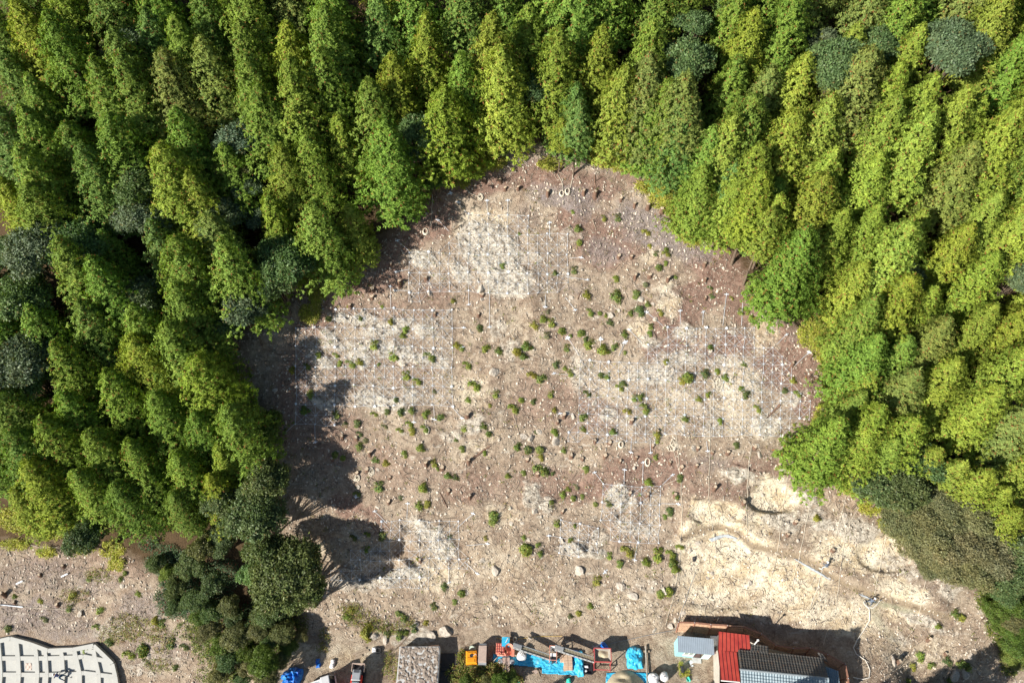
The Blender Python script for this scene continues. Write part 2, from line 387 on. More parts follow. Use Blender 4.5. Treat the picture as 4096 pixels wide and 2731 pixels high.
    c = mixc(t, msk(trod_shade.outputs['Fac'], .8, .2, .8), c, (.36, .28, .19))  # track: compact soil tone and painted ledge shading together
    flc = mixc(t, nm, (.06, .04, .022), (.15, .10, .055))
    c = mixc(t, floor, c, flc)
    t.links.new(c, b.inputs['Base Color']); b.inputs['Roughness'].default_value = .95; b.inputs['Specular IOR Level'].default_value = .1
    bp = N(t, 'ShaderNodeBump'); bp.inputs['Strength'].default_value = .9; bp.inputs['Distance'].default_value = .16
    hh = N(t, 'ShaderNodeMath', operation='MULTIPLY_ADD'); t.links.new(nf, hh.inputs[0]); hh.inputs[1].default_value = 1.0; t.links.new(nm, hh.inputs[2])
    h2 = N(t, 'ShaderNodeMath', operation='MULTIPLY_ADD'); t.links.new(chip.outputs[0], h2.inputs[0]); h2.inputs[1].default_value = .5; t.links.new(hh.outputs[0], h2.inputs[2])
    t.links.new(h2.outputs[0], bp.inputs['Height']); t.links.new(bp.outputs[0], b.inputs['Normal'])
    return m
def leaf_mat(name, use_obj=True, col=(.1, .14, .03), warm=(.30, .13, .045), warm_amt=.06, gloss=.25, trans=.28, rough=.5):
    m = bpy.data.materials.new(name); m.use_nodes = True; t = m.node_tree; t.nodes.clear()
    out = N(t, 'ShaderNodeOutputMaterial')
    if use_obj:
        base = N(t, 'ShaderNodeObjectInfo').outputs['Color']
    else:
        rgb = N(t, 'ShaderNodeRGB'); rgb.outputs[0].default_value = col + (1,); base = rgb.outputs[0]
    geo = N(t, 'ShaderNodeNewGeometry'); rnd = geo.outputs['Random Per Island']
    co = N(t, 'ShaderNodeTexCoord').outputs['Object']
    n1 = noise(t, co, .9, 4, .6)
    f = ramp(t, rnd, [(0.0, .62), (1.0, 1.35)])
    c = mixc(t, 1.0, base, f, 'MULTIPLY')
    f2 = ramp(t, n1, [(.3, (.78, .86, .8)), (.7, (1.2, 1.1, .95))])
    c = mixc(t, 1.0, c, f2, 'MULTIPLY')
    mm = N(t, 'ShaderNodeMath', operation='FRACT'); k = N(t, 'ShaderNodeMath', operation='MULTIPLY'); t.links.new(rnd, k.inputs[0]); k.inputs[1].default_value = 13.7
    t.links.new(k.outputs[0], mm.inputs[0])
    w = ramp(t, mm.outputs[0], [(1 - warm_amt * 1.5, 0.0), (1 - warm_amt * .5, 1.0)])
    c = mixc(t, w, c, warm)
    pr = N(t, 'ShaderNodeBsdfPrincipled'); t.links.new(c, pr.inputs['Base Color']); pr.inputs['Roughness'].default_value = rough
    pr.inputs['Specular IOR Level'].default_value = gloss
    tr = N(t, 'ShaderNodeBsdfTranslucent'); tc = mixc(t, 1.0, c, (1.25, 1.3, .55), 'MULTIPLY'); t.links.new(tc, tr.inputs['Color'])
    mx = N(t, 'ShaderNodeMixShader'); mx.inputs[0].default_value = trans
    t.links.new(pr.outputs[0], mx.inputs[1]); t.links.new(tr.outputs[0], mx.inputs[2]); t.links.new(mx.outputs[0], out.inputs[0])
    return m
M = {}
M['ground'] = ground_mat()
M['conifer'] = leaf_mat('conifer sprays', warm_amt=.05, gloss=.12, rough=.6)
M['broad'] = leaf_mat('broad leaves', warm=(.2, .17, .06), warm_amt=.04, gloss=.3, rough=.5, trans=.22)
M['bark'] = simple('bark', (.20, .15, .11), .9, var=.5, scale=6, bump=.4, spec=.1)
# ------------------------------------------------------------------ hillside
# outline of the clearing, of the concrete slope and of the work yard in photo pixels
CLEAR = [(1060,1290),(1200,1165),(1430,1060),(1530,960),(1640,880),(1780,740),(1900,650),(2060,590),(2250,560),(2420,580),(2560,640),(2700,690),(2740,760),(2760,880),
 (2900,930),(2960,1080),(3090,1170),(3160,1310),(3320,1340),(3370,1450),(3310,1620),(3270,1780),(3330,1850),(3560,1960),(3600,2130),(3760,2260),(3850,2330),(4200,2330),(4200,2900),
 (-100,2900),(-100,2170),(330,2190),(520,2230),(640,2300),(760,2400),(900,2560),(1180,2560),(1230,2400),(1200,2250),(1080,2100),(1010,1800),(1010,1650),(900,1400)]
def inside(px_, py_, P):
    px_ = np.asarray(px_, float); py_ = np.asarray(py_, float); r = np.zeros(px_.shape, bool)
    for (ax, ay), (bx, by) in zip(P, P[1:] + P[:1]):
        c_ = ((ay > py_) != (by > py_)) & (px_ < (bx - ax) * (py_ - ay) / (by - ay + 1e-9) + ax)
        r ^= c_
    return r
def hillside():
    xs = np.concatenate([np.arange(-84, -58, 1.2), np.arange(-58, -30, .34), np.arange(-30, 47, .15), np.arange(47, 58, .3), np.arange(58, 100, 1.3)])
    ys = np.concatenate([np.arange(-75, -36, 1.2), np.arange(-36, -29, .3), np.arange(-29, 17.5, .125), np.arange(17.5, 34, .5), np.arange(34, 60, 1.6)])
    X, Y = np.meshgrid(xs, ys); nx, ny = len(xs), len(ys)
    Z = T(X, Y)
    V = np.stack([X.ravel(), Y.ravel(), Z.ravel()], 1)
    i = np.arange(nx - 1); j = np.arange(ny - 1); I, J = np.meshgrid(i, j)
    a = (J * nx + I).ravel(); F = np.stack([a, a + 1, a + nx + 1, a + nx], 1)
    me = quick_mesh('hillside', V, F, M['ground'], True)
    PX, PY = proj(V[:, 0], V[:, 1], V[:, 2])
    red = zone(PX, PY, RED); rock = zone(PX, PY, ROCK, .8); tan = zone(PX, PY, TAN, 1.2); br = zone(PX, PY, BRUSH)
    wet = zone(PX, PY, WET, .35)
    sk = np.clip(fbm((PX + PY * .3) / 70., PY / 26., 81, 4) * 1.5 - .12, 0, .55) * inside(PX, PY, CLEAR) * (1 - np.clip(red, 0, 1) * .7) * (1 - np.clip(tan, 0, 1)); rock = np.maximum(rock, sk)
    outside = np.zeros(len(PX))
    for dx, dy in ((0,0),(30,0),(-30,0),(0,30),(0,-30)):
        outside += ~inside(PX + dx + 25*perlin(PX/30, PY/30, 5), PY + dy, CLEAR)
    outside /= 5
    # footpath ledge is darkened: trodden soil plus the ledge's shading put into the colour
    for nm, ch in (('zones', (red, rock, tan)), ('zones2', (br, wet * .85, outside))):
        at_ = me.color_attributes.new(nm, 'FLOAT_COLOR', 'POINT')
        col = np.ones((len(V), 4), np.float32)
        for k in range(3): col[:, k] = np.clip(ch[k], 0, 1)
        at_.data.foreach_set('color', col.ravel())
    pd_, _ = pl_dist(PX, PY, LEDGE); p2_, _ = pl_dist(PX, PY, [(2690,2290),(2760,2190),(2840,2140)]); p3_, _ = pl_dist(PX, PY, [(3330,2180),(3400,2270),(3470,2370)]); p4_, _ = pl_dist(PX, PY, [(2760,1990),(2850,2010),(2900,2035),(2940,2080)])
    tr_ = np.clip(np.exp(-(pd_ / 15) ** 2) * .95 + np.exp(-(p2_ / 12) ** 2) * .5 + np.exp(-(p3_ / 10) ** 2) * .4 + np.exp(-(p4_ / 6) ** 2) * .6, 0, 1)
    at_ = me.attributes.new('trod_shade', 'FLOAT', 'POINT'); at_.data.foreach_set('value', tr_.astype(np.float32))
    o = link('hillside', me); tag(o, kind='structure'); return o
hillside()
# ------------------------------------------------------------------ foliage meshes
def leaf_quads(P, A, S, L, W, curl, rng):
    """kite-shaped blades: origin P, direction A, side S, length L, width W -> V, F"""
    n = len(P); Nn = np.cross(A, S)
    V = np.empty((n, 4, 3))
    V[:, 0] = P; V[:, 1] = P + A * (L * .45)[:, None] + S * (W * .5)[:, None] + Nn * (curl * L * .12)[:, None]
    V[:, 2] = P + A * L[:, None] - Nn * (curl * L * .22)[:, None]; V[:, 3] = P + A * (L * .45)[:, None] - S * (W * .5)[:, None] + Nn * (curl * L * .12)[:, None]
    F = np.arange(n * 4).reshape(n, 4)
    return V.reshape(-1, 3), F
def unit(a): return a / (np.linalg.norm(a, axis=-1, keepdims=True) + 1e-9)
def trunk_mesh(H, r0, seed, lean=(0, 0), stubs=0, name='trunk', limbs=None, sunk=1.0):
    rng = random.Random(seed); m = MB(); P = []; rr = []
    for i in range(9):
        t = i / 8; P.append((lean[0] * t * t + .06 * rng.uniform(-1, 1) * t, lean[1] * t * t + .06 * rng.uniform(-1, 1) * t, -sunk + (H + sunk) * t)); rr.append(r0 * (1.25 if i == 0 else 1 - .86 * t))
    m.tube(P, rr, 7)
    for i in range(stubs):
        z = H * rng.uniform(.15, .62); a = rng.uniform(0, 2 * PI); L = rng.uniform(.5, 1.5)
        m.tube([(0, 0, z), (math.cos(a) * L * .6, math.sin(a) * L * .6, z - .05), (math.cos(a) * L, math.sin(a) * L, z - .25 * L)], [.035, .025, .01], 4)
    for (q, r_) in (limbs or []): m.tube(q, r_, 5)
    return m.mesh(name, M['bark'], True)
def conifer_crown(H, Rc, seed, base=.26, dens=1.0, pointy=.8):
    """cypress crown: many tiers of short boughs ending in flat drooping sprays"""
    rng = np.random.RandomState(seed)
    nb = int(175 * dens); t = (np.arange(nb) + rng.rand(nb)) / nb; t = t ** 1.05
    az = np.arange(nb) * 2.39996 + rng.rand(nb) * .7
    lob = 1 + .16 * np.sin(az * 3 + seed) + .10 * np.sin(az * 5 + 2 * seed + t * 6)
    rad = Rc * np.minimum(1, (t + .06) / .2) ** .5 * (1 - t) ** pointy * 1.25 * lob * rng.uniform(.72, 1.15, nb) + .12
    z0 = H * (base + (1 - base) * t)
    PA = []; AA = []; LL = []
    for k in range(nb):
        d = np.array((math.cos(az[k]), math.sin(az[k]), 0.0)); sd = np.array((-d[1], d[0], 0.0))
        nt_ = int(5 + rad[k] * 4.6)
        for j in range(nt_):
            s = .25 + .75 * (j + rng.rand()) / nt_; sp = (rng.rand() - .5) * .55 * s * rad[k]
            p = d * rad[k] * s + sd * sp + np.array((0, 0, z0[k] + rad[k] * (.16 * s - .34 * s * s) + rng.uniform(-.10, .10)))
            a = unit(d * 1.0 + sd * (sp * 1.4 + rng.uniform(-.4, .4)) + np.array((0, 0, .30 + .25 * t[k] + rng.uniform(-.35, .25))))
            PA.append(p); AA.append(a); LL.append(rng.uniform(.30, .56) * (.75 + .25 * (1 - t[k])))
    # leader
    for j in range(6):
        PA.append(np.array((0, 0, H * (.965 + .008 * j)))); AA.append(unit(np.array((rng.uniform(-.5, .5), rng.uniform(-.5, .5), 1.)))); LL.append(.45)
    PA = np.array(PA); AA = np.array(AA); LL = np.array(LL); n = len(PA)
    K = 10
    P = np.repeat(PA, K, 0); A0 = np.repeat(AA, K, 0); L0 = np.repeat(LL, K)
    rad_ = P * np.array((1, 1, 0)); NN = unit(unit(rad_) * .75 + np.array((0, 0, .55)) + rng.normal(0, .30, P.shape))
    k = np.tile(np.arange(K), n); fr = (k % 5) / 4.; side = np.where(k % 2 == 0, 1., -1.)
    ang = side * (.3 + .85 * rng.rand(len(k))) * (1 - .3 * fr)
    A1 = unit(A0 - NN * np.sum(A0 * NN, 1, keepdims=True)); S1 = np.cross(NN, A1)
    A = unit(A1 * np.cos(ang)[:, None] + S1 * np.sin(ang)[:, None] + rng.normal(0, .10, A0.shape))
    Pp = P + A0 * (fr * L0 * .5)[:, None]
    L = L0 * rng.uniform(.42, .78, len(k)); W = L * rng.uniform(.26, .44, len(k))
    S = unit(np.cross(NN, A))
    V, F = leaf_quads(Pp, A, S, L, W, rng.uniform(.3, 1.3, len(k)), rng)
    return quick_mesh('crown', V, F, M['conifer'])
def broad_crown(H, Rc, seed, leaf=.2, dens=1.0, flat=.75, mat='broad', base=.45, lump=9):
    """rounded crown of several leafy lumps"""
    rng = np.random.RandomState(seed)
    cz = H * (base + (1 - base) * .45); ch = H * (1 - base) * .52
    cs = []
    for i in range(lump):
        a = i * 2.4 + rng.rand(); r = Rc * math.sqrt((i + .3) / lump) * .72
        cs.append((r * math.cos(a), r * math.sin(a), cz + ch * (.75 - .9 * (r / Rc) ** 2) * rng.uniform(.4, 1), Rc * rng.uniform(.30, .46)))
    Ps = []; Ns = []
    for (x, y, z, r) in cs:
        n = int(760 * dens * (r / 1.0) ** 2 / (leaf / .2) ** 2 * .42)
        d = unit(rng.normal(0, 1, (n, 3))); d[:, 2] = np.abs(d[:, 2]) * 1.0 - .25 * (rng.rand(n) < .35)
        d = unit(d); rr = r * (1 + .13 * np.sin(d[:, 0] * 7 + x) * np.cos(d[:, 1] * 6 + y)) * rng.uniform(.72, 1.08, n)
        p = np.array((x, y, z)) + d * rr[:, None] * np.array((1, 1, flat)); Ps.append(p); Ns.append(d)
    P0 = np.concatenate(Ps); D = np.concatenate(Ns)
    K = 4; P = np.repeat(P0, K, 0) + rng.normal(0, leaf * .45, (len(P0) * K, 3)); Dn = np.repeat(D, K, 0)
    A = unit(np.cross(Dn, rng.normal(0, 1, P.shape)) + Dn * .45 + rng.normal(0, .3, P.shape)); S = unit(np.cross(A, Dn + rng.normal(0, .45, P.shape)))
    L = leaf * rng.uniform(.8, 1.6, len(P)); W = L * rng.uniform(.42, .62, len(P))
    V, F = leaf_quads(P, A, S, L, W, rng.uniform(-.4, 1, len(P)), rng)
    limbs = [([(0, 0, H * base * .55), (x * .45, y * .45, H * base * .9 + .3), (x * .85, y * .85, z)], [.11, .07, .02]) for (x, y, z, r) in cs]
    return quick_mesh('crown', V, F, M[mat]), limbs
CON = []
for i, (H, Rc, b, d, p) in enumerate([(9.6, 2.5, .14, 1.05, .60), (10.4, 2.7, .16, 1.12, .66), (8.8, 2.35, .12, 1.0, .56), (9.8, 2.85, .16, 1.15, .52), (8.2, 2.15, .12, .95, .64), (10.8, 2.6, .20, 1.1, .60), (9.3, 2.65, .15, 1.1, .74)]):
    CON.append((H, conifer_crown(H, Rc, 11 + i, b, d, p), trunk_mesh(H * .84, .15, i)))
LEG = [(12.5, conifer_crown(12.5, 2.2, 41, .5, .75, .6), trunk_mesh(10.8, .19, 51, stubs=26)), (11, conifer_crown(11, 1.9, 42, .52, .62, .7), trunk_mesh(9.5, .15, 52, stubs=22))]
BRD = []
for i, (H, Rc, lf, lump) in enumerate([(7.5, 2.5, .19, 11), (6.5, 2.0, .16, 8), (8, 3.0, .19, 15), (5, 2.3, .14, 9)]):
    cm, lb = broad_crown(H, Rc, 71 + i, lf, 1.0, .8, lump=lump)
    BRD.append((H, cm, trunk_mesh(H * .6, .15, 81 + i, limbs=lb)))
cm, lb = broad_crown(6.0, 2.9, 91, .125, 1.0, .75, lump=17, base=.35); FINE = (6.0, cm, trunk_mesh(3.5, .12, 95, limbs=lb))

# ------------------------------------------------------------------ trees
V2P = 4096 / 2352.
rng = random.Random(5)
# conifers picked out one by one: (apex x, apex y in the 2352-wide photo, scale, tone, kind)
G_ = {'y': (.270, .350, .055), 'g': (.210, .325, .060), 'd': (.175, .280, .060), 'b': (.185, .300, .085), 'w': (.245, .305, .085), 'l': (.300, .395, .070)}
EDGE = [(800,470,.85,'l',2),(715,462,1.12,'g',1),(640,330,1.0,'y',0),(700,300,1.0,'g',3),(775,262,1.0,'y',4),(880,268,1.2,'g',1),(845,180,1.05,'g',0),(900,120,1.0,'y',2),
 (1020,200,1.1,'y',3),(1060,120,1.05,'g',0),(1150,105,1.15,'l',1),(1195,150,1.0,'y',4),(1130,30,1.1,'y',5),(1215,10,1.0,'g',2),
 (1325,190,1.0,'b',2),(1285,60,1.15,'y',1),(1385,60,1.1,'y',0),(1440,150,1.1,'l',3),(1495,120,1.1,'w',1),(1540,180,1.0,'g',5),(1400,185,.8,'l',4),(1500,230,.9,'g',0),
 (1575,225,1.05,'b',3),(1640,290,1.05,'g',6),(1620,380,.95,'g',0),(1690,260,1.1,'l',1),(1735,215,1.15,'g',3),(1690,370,1.0,'b',4),(1750,330,1.1,'y',1),(1790,410,1.0,'g',2),
 (1700,410,.9,'l',3),(1860,520,1.2,'g',1),(1850,600,.85,'g',4),(1900,400,1.1,'y',3),(1945,480,1.0,'y',0),(1920,340,1.1,'l',6),(1830,250,1.1,'l',3),(1990,600,1.0,'l',2),(2015,680,1.0,'g',1),
 (2025,770,1.1,'g',0),(2008,855,.95,'l',2),(1985,900,.95,'g',6),(1965,960,.9,'g',4),(2000,985,1.0,'l',3),(2030,930,1.1,'y',1),(2065,1010,1.0,'g',0),(2110,960,1.1,'l',3),(2160,1030,1.0,'y',2),(2220,1060,1.0,'l',6),(2280,1080,1.0,'y',1),(2320,1120,.9,'l',0),(2345,1170,.9,'y',3),
 (130,545,1.15,'g',1),(205,590,1.1,'g',5),(400,545,1.2,'g',3),(510,545,1.2,'g',1),(400,650,1.15,'g',0),(365,330,1.2,'y',3),(430,395,1.1,'y',6),(510,330,1.0,'g',2),(270,120,1.1,'g',5),
 (180,690,1.1,'d',6),(60,700,1.1,'g',2),(300,700,1.1,'g',1),(380,740,1.2,'g',0),(450,820,1.1,'y',3),(300,770,1.1,'y',3),(240,850,1.15,'g',6),(140,900,1.0,'g',1),(350,900,1.1,'g',0),
 (445,950,1.05,'g',2),(520,930,1.05,'g',5),(90,960,1.1,'g',1),(20,990,1.1,'d',3),(200,990,1.1,'g',0),(290,1010,1.05,'g',6),(500,1020,1.0,'y',4),(400,1040,1.0,'g',2),(60,1060,1.05,'y',3),(330,1080,.95,'g',4),(170,1080,1.0,'g',1),(480,1090,.9,'y',6),(30,1120,.9,'y',2),(110,1140,.85,'g',4),(260,1110,.95,'d',0),(395,1130,.85,'d',2),
 (40,330,1.15,'g',1),(60,420,1.1,'g',3),(180,330,1.2,'d',0),(245,260,1.15,'g',3),(210,130,1.1,'g',1),(560,120,1.1,'g',0),(590,190,1.1,'g',3),(655,50,1.1,'y',2),(660,130,1.1,'y',5),(735,110,1.05,'g',1),(740,10,1.1,'g',3),(620,230,1.0,'g',6)]
LEGS = [(1548,262,1.0,'w',0),(1520,300,.8,'y',1),(1752,432,1.0,'y',0),(1718,455,.85,'y',1),(1778,505,.85,'l',1),(1262,225,.7,'y',1)]
BROAD = [(280,60,1.0,1,'bb'),(255,95,.9,3,'o'),(540,285,1.0,0,'bb'),(525,355,1.0,1,'o'),(305,380,1.1,0,'bg'),(310,465,1.0,2,'bb'),(250,490,1.0,3,'bg'),(150,520,1.1,2,'bg'),(60,530,1.2,2,'bb'),(10,560,1.0,0,'bg'),
 (20,640,1.1,2,'bg'),(45,610,1.0,1,'bb'),(295,655,1.0,0,'bb'),(330,680,.8,1,'bg'),(485,470,1.0,0,'bb'),(560,405,.9,1,'bb'),(640,560,1.1,2,'bg'),(625,610,1.0,0,'bg'),(550,680,1.05,0,'bb'),(510,720,.9,1,'bg'),(590,480,.8,3,'bb'),
 (20,790,1.2,2,'bb'),(55,840,1.0,0,'bg'),(15,870,1.1,3,'o'),(115,820,.9,1,'bb'),(240,800,.8,1,'bb'),(530,905,.8,3,'lg'),(545,950,.8,1,'bg'),(595,970,.9,3,'g2'),
 (960,270,1.0,0,'bg'),(945,330,.8,1,'bb'),(1240,170,.9,0,'bg'),(1262,120,.8,1,'bb'),(1590,95,1.15,0,'bg'),(1560,110,.8,1,'bb'),(1600,20,1.0,1,'bg'),(1800,55,.8,3,'bb'),(1935,100,1.2,2,'bg'),(1900,60,.9,1,'bb'),(2030,70,1.0,0,'bg'),(2205,60,1.25,2,'bb'),(2170,40,.8,1,'bg'),
 (2095,615,.8,0,'bb'),(2070,640,.55,1,'bb'),(2350,610,.8,0,'bb'),(2135,1040,1.0,0,'bg'),(2125,1085,.9,1,'bg'),(1985,1060,.9,3,'dk'),(2025,1095,1.0,0,'dk'),(2075,1090,1.0,2,'dk'),
 (500,1130,.9,0,'dk'),(600,1080,1.05,0,'dk'),(575,1150,1.1,2,'dk'),(530,1180,1.0,3,'dk'),(455,1245,.8,1,'o'),(640,1300,1.15,2,'dg'),(600,1260,1.0,0,'dg'),(690,1340,.95,0,'dg'),(570,1310,.75,1,'mint'),(500,1230,.8,3,'dk'),(180,1215,.85,0,'dk'),(620,1380,.9,3,'dg'),
 (430,1290,.75,3,'dk'),(480,1330,.75,1,'dk'),(400,1340,.6,3,'dk'),(520,1385,.6,1,'o'),(985,300,.7,1,'g2'),(890,395,.55,3,'dk'),(1000,400,.6,1,'g2'),(1070,325,.5,1,'g2'),(1145,330,.5,3,'lg'),(2340,1235,.9,0,'dk'),(2330,1290,.9,2,'dk'),(2290,1310,.8,3,'dk'),(2300,1400,.6,1,'g2'),(2335,1380,.7,3,'g2'),(2345,1440,.6,1,'g2'),(2330,1500,.55,3,'lg')]
OLIVE = [(2120,1120,1.0),(2170,1110,1.05),(2220,1140,1.1),(2100,1170,1.0),(2160,1170,1.15),(2265,1170,1.0),(2215,1210,1.15),(2140,1225,.95),(2275,1235,1.05),(2190,1250,1.0),(2240,1270,1.0),(2150,1270,.7),(2315,1190,.8),(2075,1125,.8)]
B_ = {'bb': (.140, .195, .115), 'bg': (.115, .190, .070), 'o': (.190, .200, .085), 'dk': (.125, .175, .070), 'dg': (.135, .185, .070), 'g2': (.12, .19, .035), 'lg': (.22, .30, .07), 'mint': (.19, .33, .11)}
KEEP = []
def apex_foot(vx, vy, H):
    P = unproj([vx * V2P], [vy * V2P], H)[0]; return P[0], P[1]
trees = []      # (x, y, scale, mesh triple, colour, words, broad)
def jit(c, r=.10):
    k = 1 + rng.uniform(-r, r); return (c[0] * k * rng.uniform(.92, 1.08), c[1] * k, c[2] * k * rng.uniform(.9, 1.1), 1)
CW = {'y': 'yellow-green', 'g': 'mid-green', 'd': 'dark green', 'b': 'bluish green', 'w': 'brownish green', 'l': 'bright lime-green'}
BW = {'bb': 'blue-grey', 'bg': 'deep green', 'o': 'olive', 'dk': 'dark green', 'dg': 'glossy dark green', 'g2': 'leaf-green', 'lg': 'pale green', 'mint': 'mint-green'}
def put(vx, vy, s, mesh, col, word, broad, kind=None):
    x, y = apex_foot(vx, vy, mesh[0] * s); trees.append([x, y, s, mesh, col, word, broad, vx, vy, kind])
for (vx, vy, s, tn, k) in EDGE: put(vx, vy, s * .97, CON[k], jit(G_[tn]), CW[tn], False)
LEGB = [(2655, 733, 1.0, 'w', 0), (2699, 733, .9, 'w', 1), (2925, 1056, .95, 'y', 0), (2973, 1138, .95, 'y', 1), (3010, 1075, .9, 'l', 1), (2292, 700, .8, 'b', 1), (2235, 690, .6, 'y', 1)]
for (px_, py_, s, tn, k) in LEGB:
    g_ = ground(px_, py_); q = proj(g_.x, g_.y, g_.z + LEG[k][0] * s); trees.append([g_.x, g_.y, s, LEG[k], jit(G_[tn]), CW[tn], False, float(q[0]) / V2P, float(q[1]) / V2P, 'leg'])
for (vx, vy, s, k, tn) in BROAD: put(vx, vy, s * .95, BRD[k], jit(B_[tn]), BW[tn], True)
for (vx, vy, s) in OLIVE: put(vx, vy, s, FINE, jit((.215, .215, .115), .08), 'greyish olive', True)
# the rest of the forest: as evenly crowded as the plantation
FOREST = [(0, -60), (4096, -60), (4300, -40), (4300, 2080), (3700, 1950), (3360, 1830), (3370, 1480), (3480, 1250), (3500, 1130), (3420, 900), (3180, 760), (3000, 640), (2850, 560), (2700, 430), (2600, 380), (2400, 300),
 (2100, 250), (1800, 350), (1640, 520), (1500, 620), (1300, 800), (1150, 840), (1080, 960), (830, 1260), (800, 1500), (860, 1700), (840, 1850), (740, 1930), (500, 1980), (200, 1960), (-120, 1980), (-120, -60)]
pts = [(a[0], a[1], 1.0 if not a[6] else .8) for a in trees]
CD = [(rng.uniform(-170, 4270), rng.uniform(-300, 1980), rng.randrange(len(CON)), rng.uniform(.9, 1.15)) for k in range(9000)]
CP = unproj([c_[0] for c_ in CD], [c_[1] for c_ in CD], [CON[c_[2]][0] * c_[3] for c_ in CD])
for (px_, py_, i, s), P in zip(CD, CP):
    if py_ > -50 and not inside([px_], [py_], FOREST)[0]: continue
    x, y = P[0], P[1]
    md = 3.05 if px_ > 2900 else 3.30
    if any((x - a) ** 2 + (y - b) ** 2 < (md * w) ** 2 for a, b, w in pts): continue
    right = px_ / 4096 + .25 * py_ / 2731
    tn = rng.choice('gggdydbw' if right < .45 else ('yggglwyb' if right < .8 else 'llglyllgw'))
    trees.append([x, y, s, CON[i], jit(G_[tn]), CW[tn], False, px_ / V2P, py_ / V2P, None]); pts.append((x, y, 1.0))
# trees just below the picture whose shadows fall into it
for (px_, py_, s) in ((3440, 2512, 1.0), (3640, 2672, .95), (3790, 2668, .9), (3930, 2610, 1.05), (4020, 2560, 1.1), (4100, 2600, 1.1), (3110, 2655, .5), (2875, 2712, .7), (3560, 2715, .9), (3870, 2690, 1.0), (2285, 2690, .5)):
    i = rng.randrange(4); G0 = ground(px_, py_); H_ = CON[i][0] * s; k_ = 5.0
    for _ in range(60):
        bx_, by_ = G0.x - LV[0] * k_, G0.y - LV[1] * k_; k_ += ((T1(bx_, by_) + H_) - (G0.z - LV[2] * k_)) * .5
    q = proj(bx_, by_, T1(bx_, by_) + H_)
    if q[1] < 2735: print('shadow tree in view', px_, py_, q)
    trees.append([bx_, by_, s, CON[i], jit(G_['g']), CW['g'], False, px_ / V2P, py_ / V2P, 'below'])
print('trees', len(trees), 'conifers', sum(1 for t_ in trees if not t_[6]))
ORD = ['', 'first', 'second', 'third', 'fourth', 'fifth', 'sixth', 'seventh', 'eighth', 'ninth', 'tenth', 'eleventh', 'twelfth', 'thirteenth', 'fourteenth', 'fifteenth', 'sixteenth', 'seventeenth', 'eighteenth', 'nineteenth', 'twentieth']
def ordw(n):
    if n <= 20: return ORD[n]
    return {2: 'twenty', 3: 'thirty', 4: 'forty', 5: 'fifty'}.get(n // 10, str(n // 10 * 10)) + '-' + ORD[n % 10] if n % 10 else {3: 'thirtieth', 4: 'fortieth', 5: 'fiftieth'}.get(n // 10, str(n) + 'th')
def rows_label(items, nrow, y0, y1):
    """items: list of (key, px, py); returns key -> (row word, place in the row)"""
    out = {}; rows = {}
    for k_, a, b in items: rows.setdefault(int(min(nrow - 1, max(0, (b - y0) / (y1 - y0) * nrow))), []).append((a, k_))
    for i, (r_, L_) in enumerate(sorted(rows.items())):
        for j, (a, k_) in enumerate(sorted(L_)): out[k_] = (ordw(i + 1), ordw(j + 1), len(L_))
    return out
lab_c = rows_label([(i, t_[7], t_[8]) for i, t_ in enumerate(trees) if not t_[6] and t_[9] != 'below'], 16, -150, 1180)
lab_b = rows_label([(i, t_[7], t_[8]) for i, t_ in enumerate(trees) if t_[6]], 14, 0, 1568)
for i, (x, y, s, mesh, col, word, broad, vx, vy, kd) in enumerate(trees):
    z = T1(x, y)
    if kd == 'below': lb = 'conifer standing below the house whose shadow falls on the slope'
    else:
        r_, c_, n_ = (lab_b if broad else lab_c)[i]
        where = 'left of clearing' if vx < 950 and vy > 450 else ('right of clearing' if vx > 1500 and vy > 300 else 'above the clearing')
        nm = 'broadleaf tree' if broad else ('bare-stemmed conifer' if kd == 'leg' else 'conifer')
        lb = f'{word} {nm} {where}, {c_} from left in {r_} {"broadleaf" if broad else "treetop"} row'
    root = empty('broadleaf_tree' if broad else 'cypress_tree', (x, y, z - .15), rng.uniform(0, 2 * PI), lb, 'tree', 'broadleaf trees among the conifers' if broad else 'conifers of the plantation forest')
    sc_ = s * rng.uniform(.96, 1.04); root.scale = (sc_ * rng.uniform(.95, 1.08), sc_ * rng.uniform(.95, 1.08), s)
    if kd == 'below': root.scale = (s * .62, s * .62, s)
    t_ = link('trunk', mesh[2], root); c_ = link('crown', mesh[1], root); c_.color = col

BU = [(470,1440,.42,'o'),(500,1475,.5,'g2'),(535,1450,.45,'o'),(560,1490,.5,'g2'),(590,1440,.42,'o'),(610,1470,.45,'bg'),(640,1450,.38,'o'),(660,1480,.42,'g2'),(520,1510,.45,'bg'),(560,1525,.42,'o'),(600,1510,.45,'g2'),(640,1515,.4,'o'),(480,1400,.42,'bg'),(530,1410,.45,'dk'),(440,1370,.4,'dk'),
 (400,1385,.4,'bg'),(455,1410,.36,'g2'),(690,1455,.32,'o'),(600,1410,.4,'dk'),(650,1425,.36,'bg'),(500,1540,.42,'o'),(550,1555,.4,'bg'),(610,1545,.38,'o'),(380,1310,.35,'lg'),(350,1290,.32,'dk'),(2270,1330,.45,'g2'),(2320,1345,.5,'bg'),(2285,1385,.4,'g2'),(2335,1420,.45,'o'),(2310,1440,.4,'g2'),(2340,1470,.42,'g2'),(2325,1510,.4,'o'),(1070,1562,.24,'g2'),(1115,1562,.26,'o'),(1150,1560,.26,'g2'),(1175,1555,.3,'lg')]
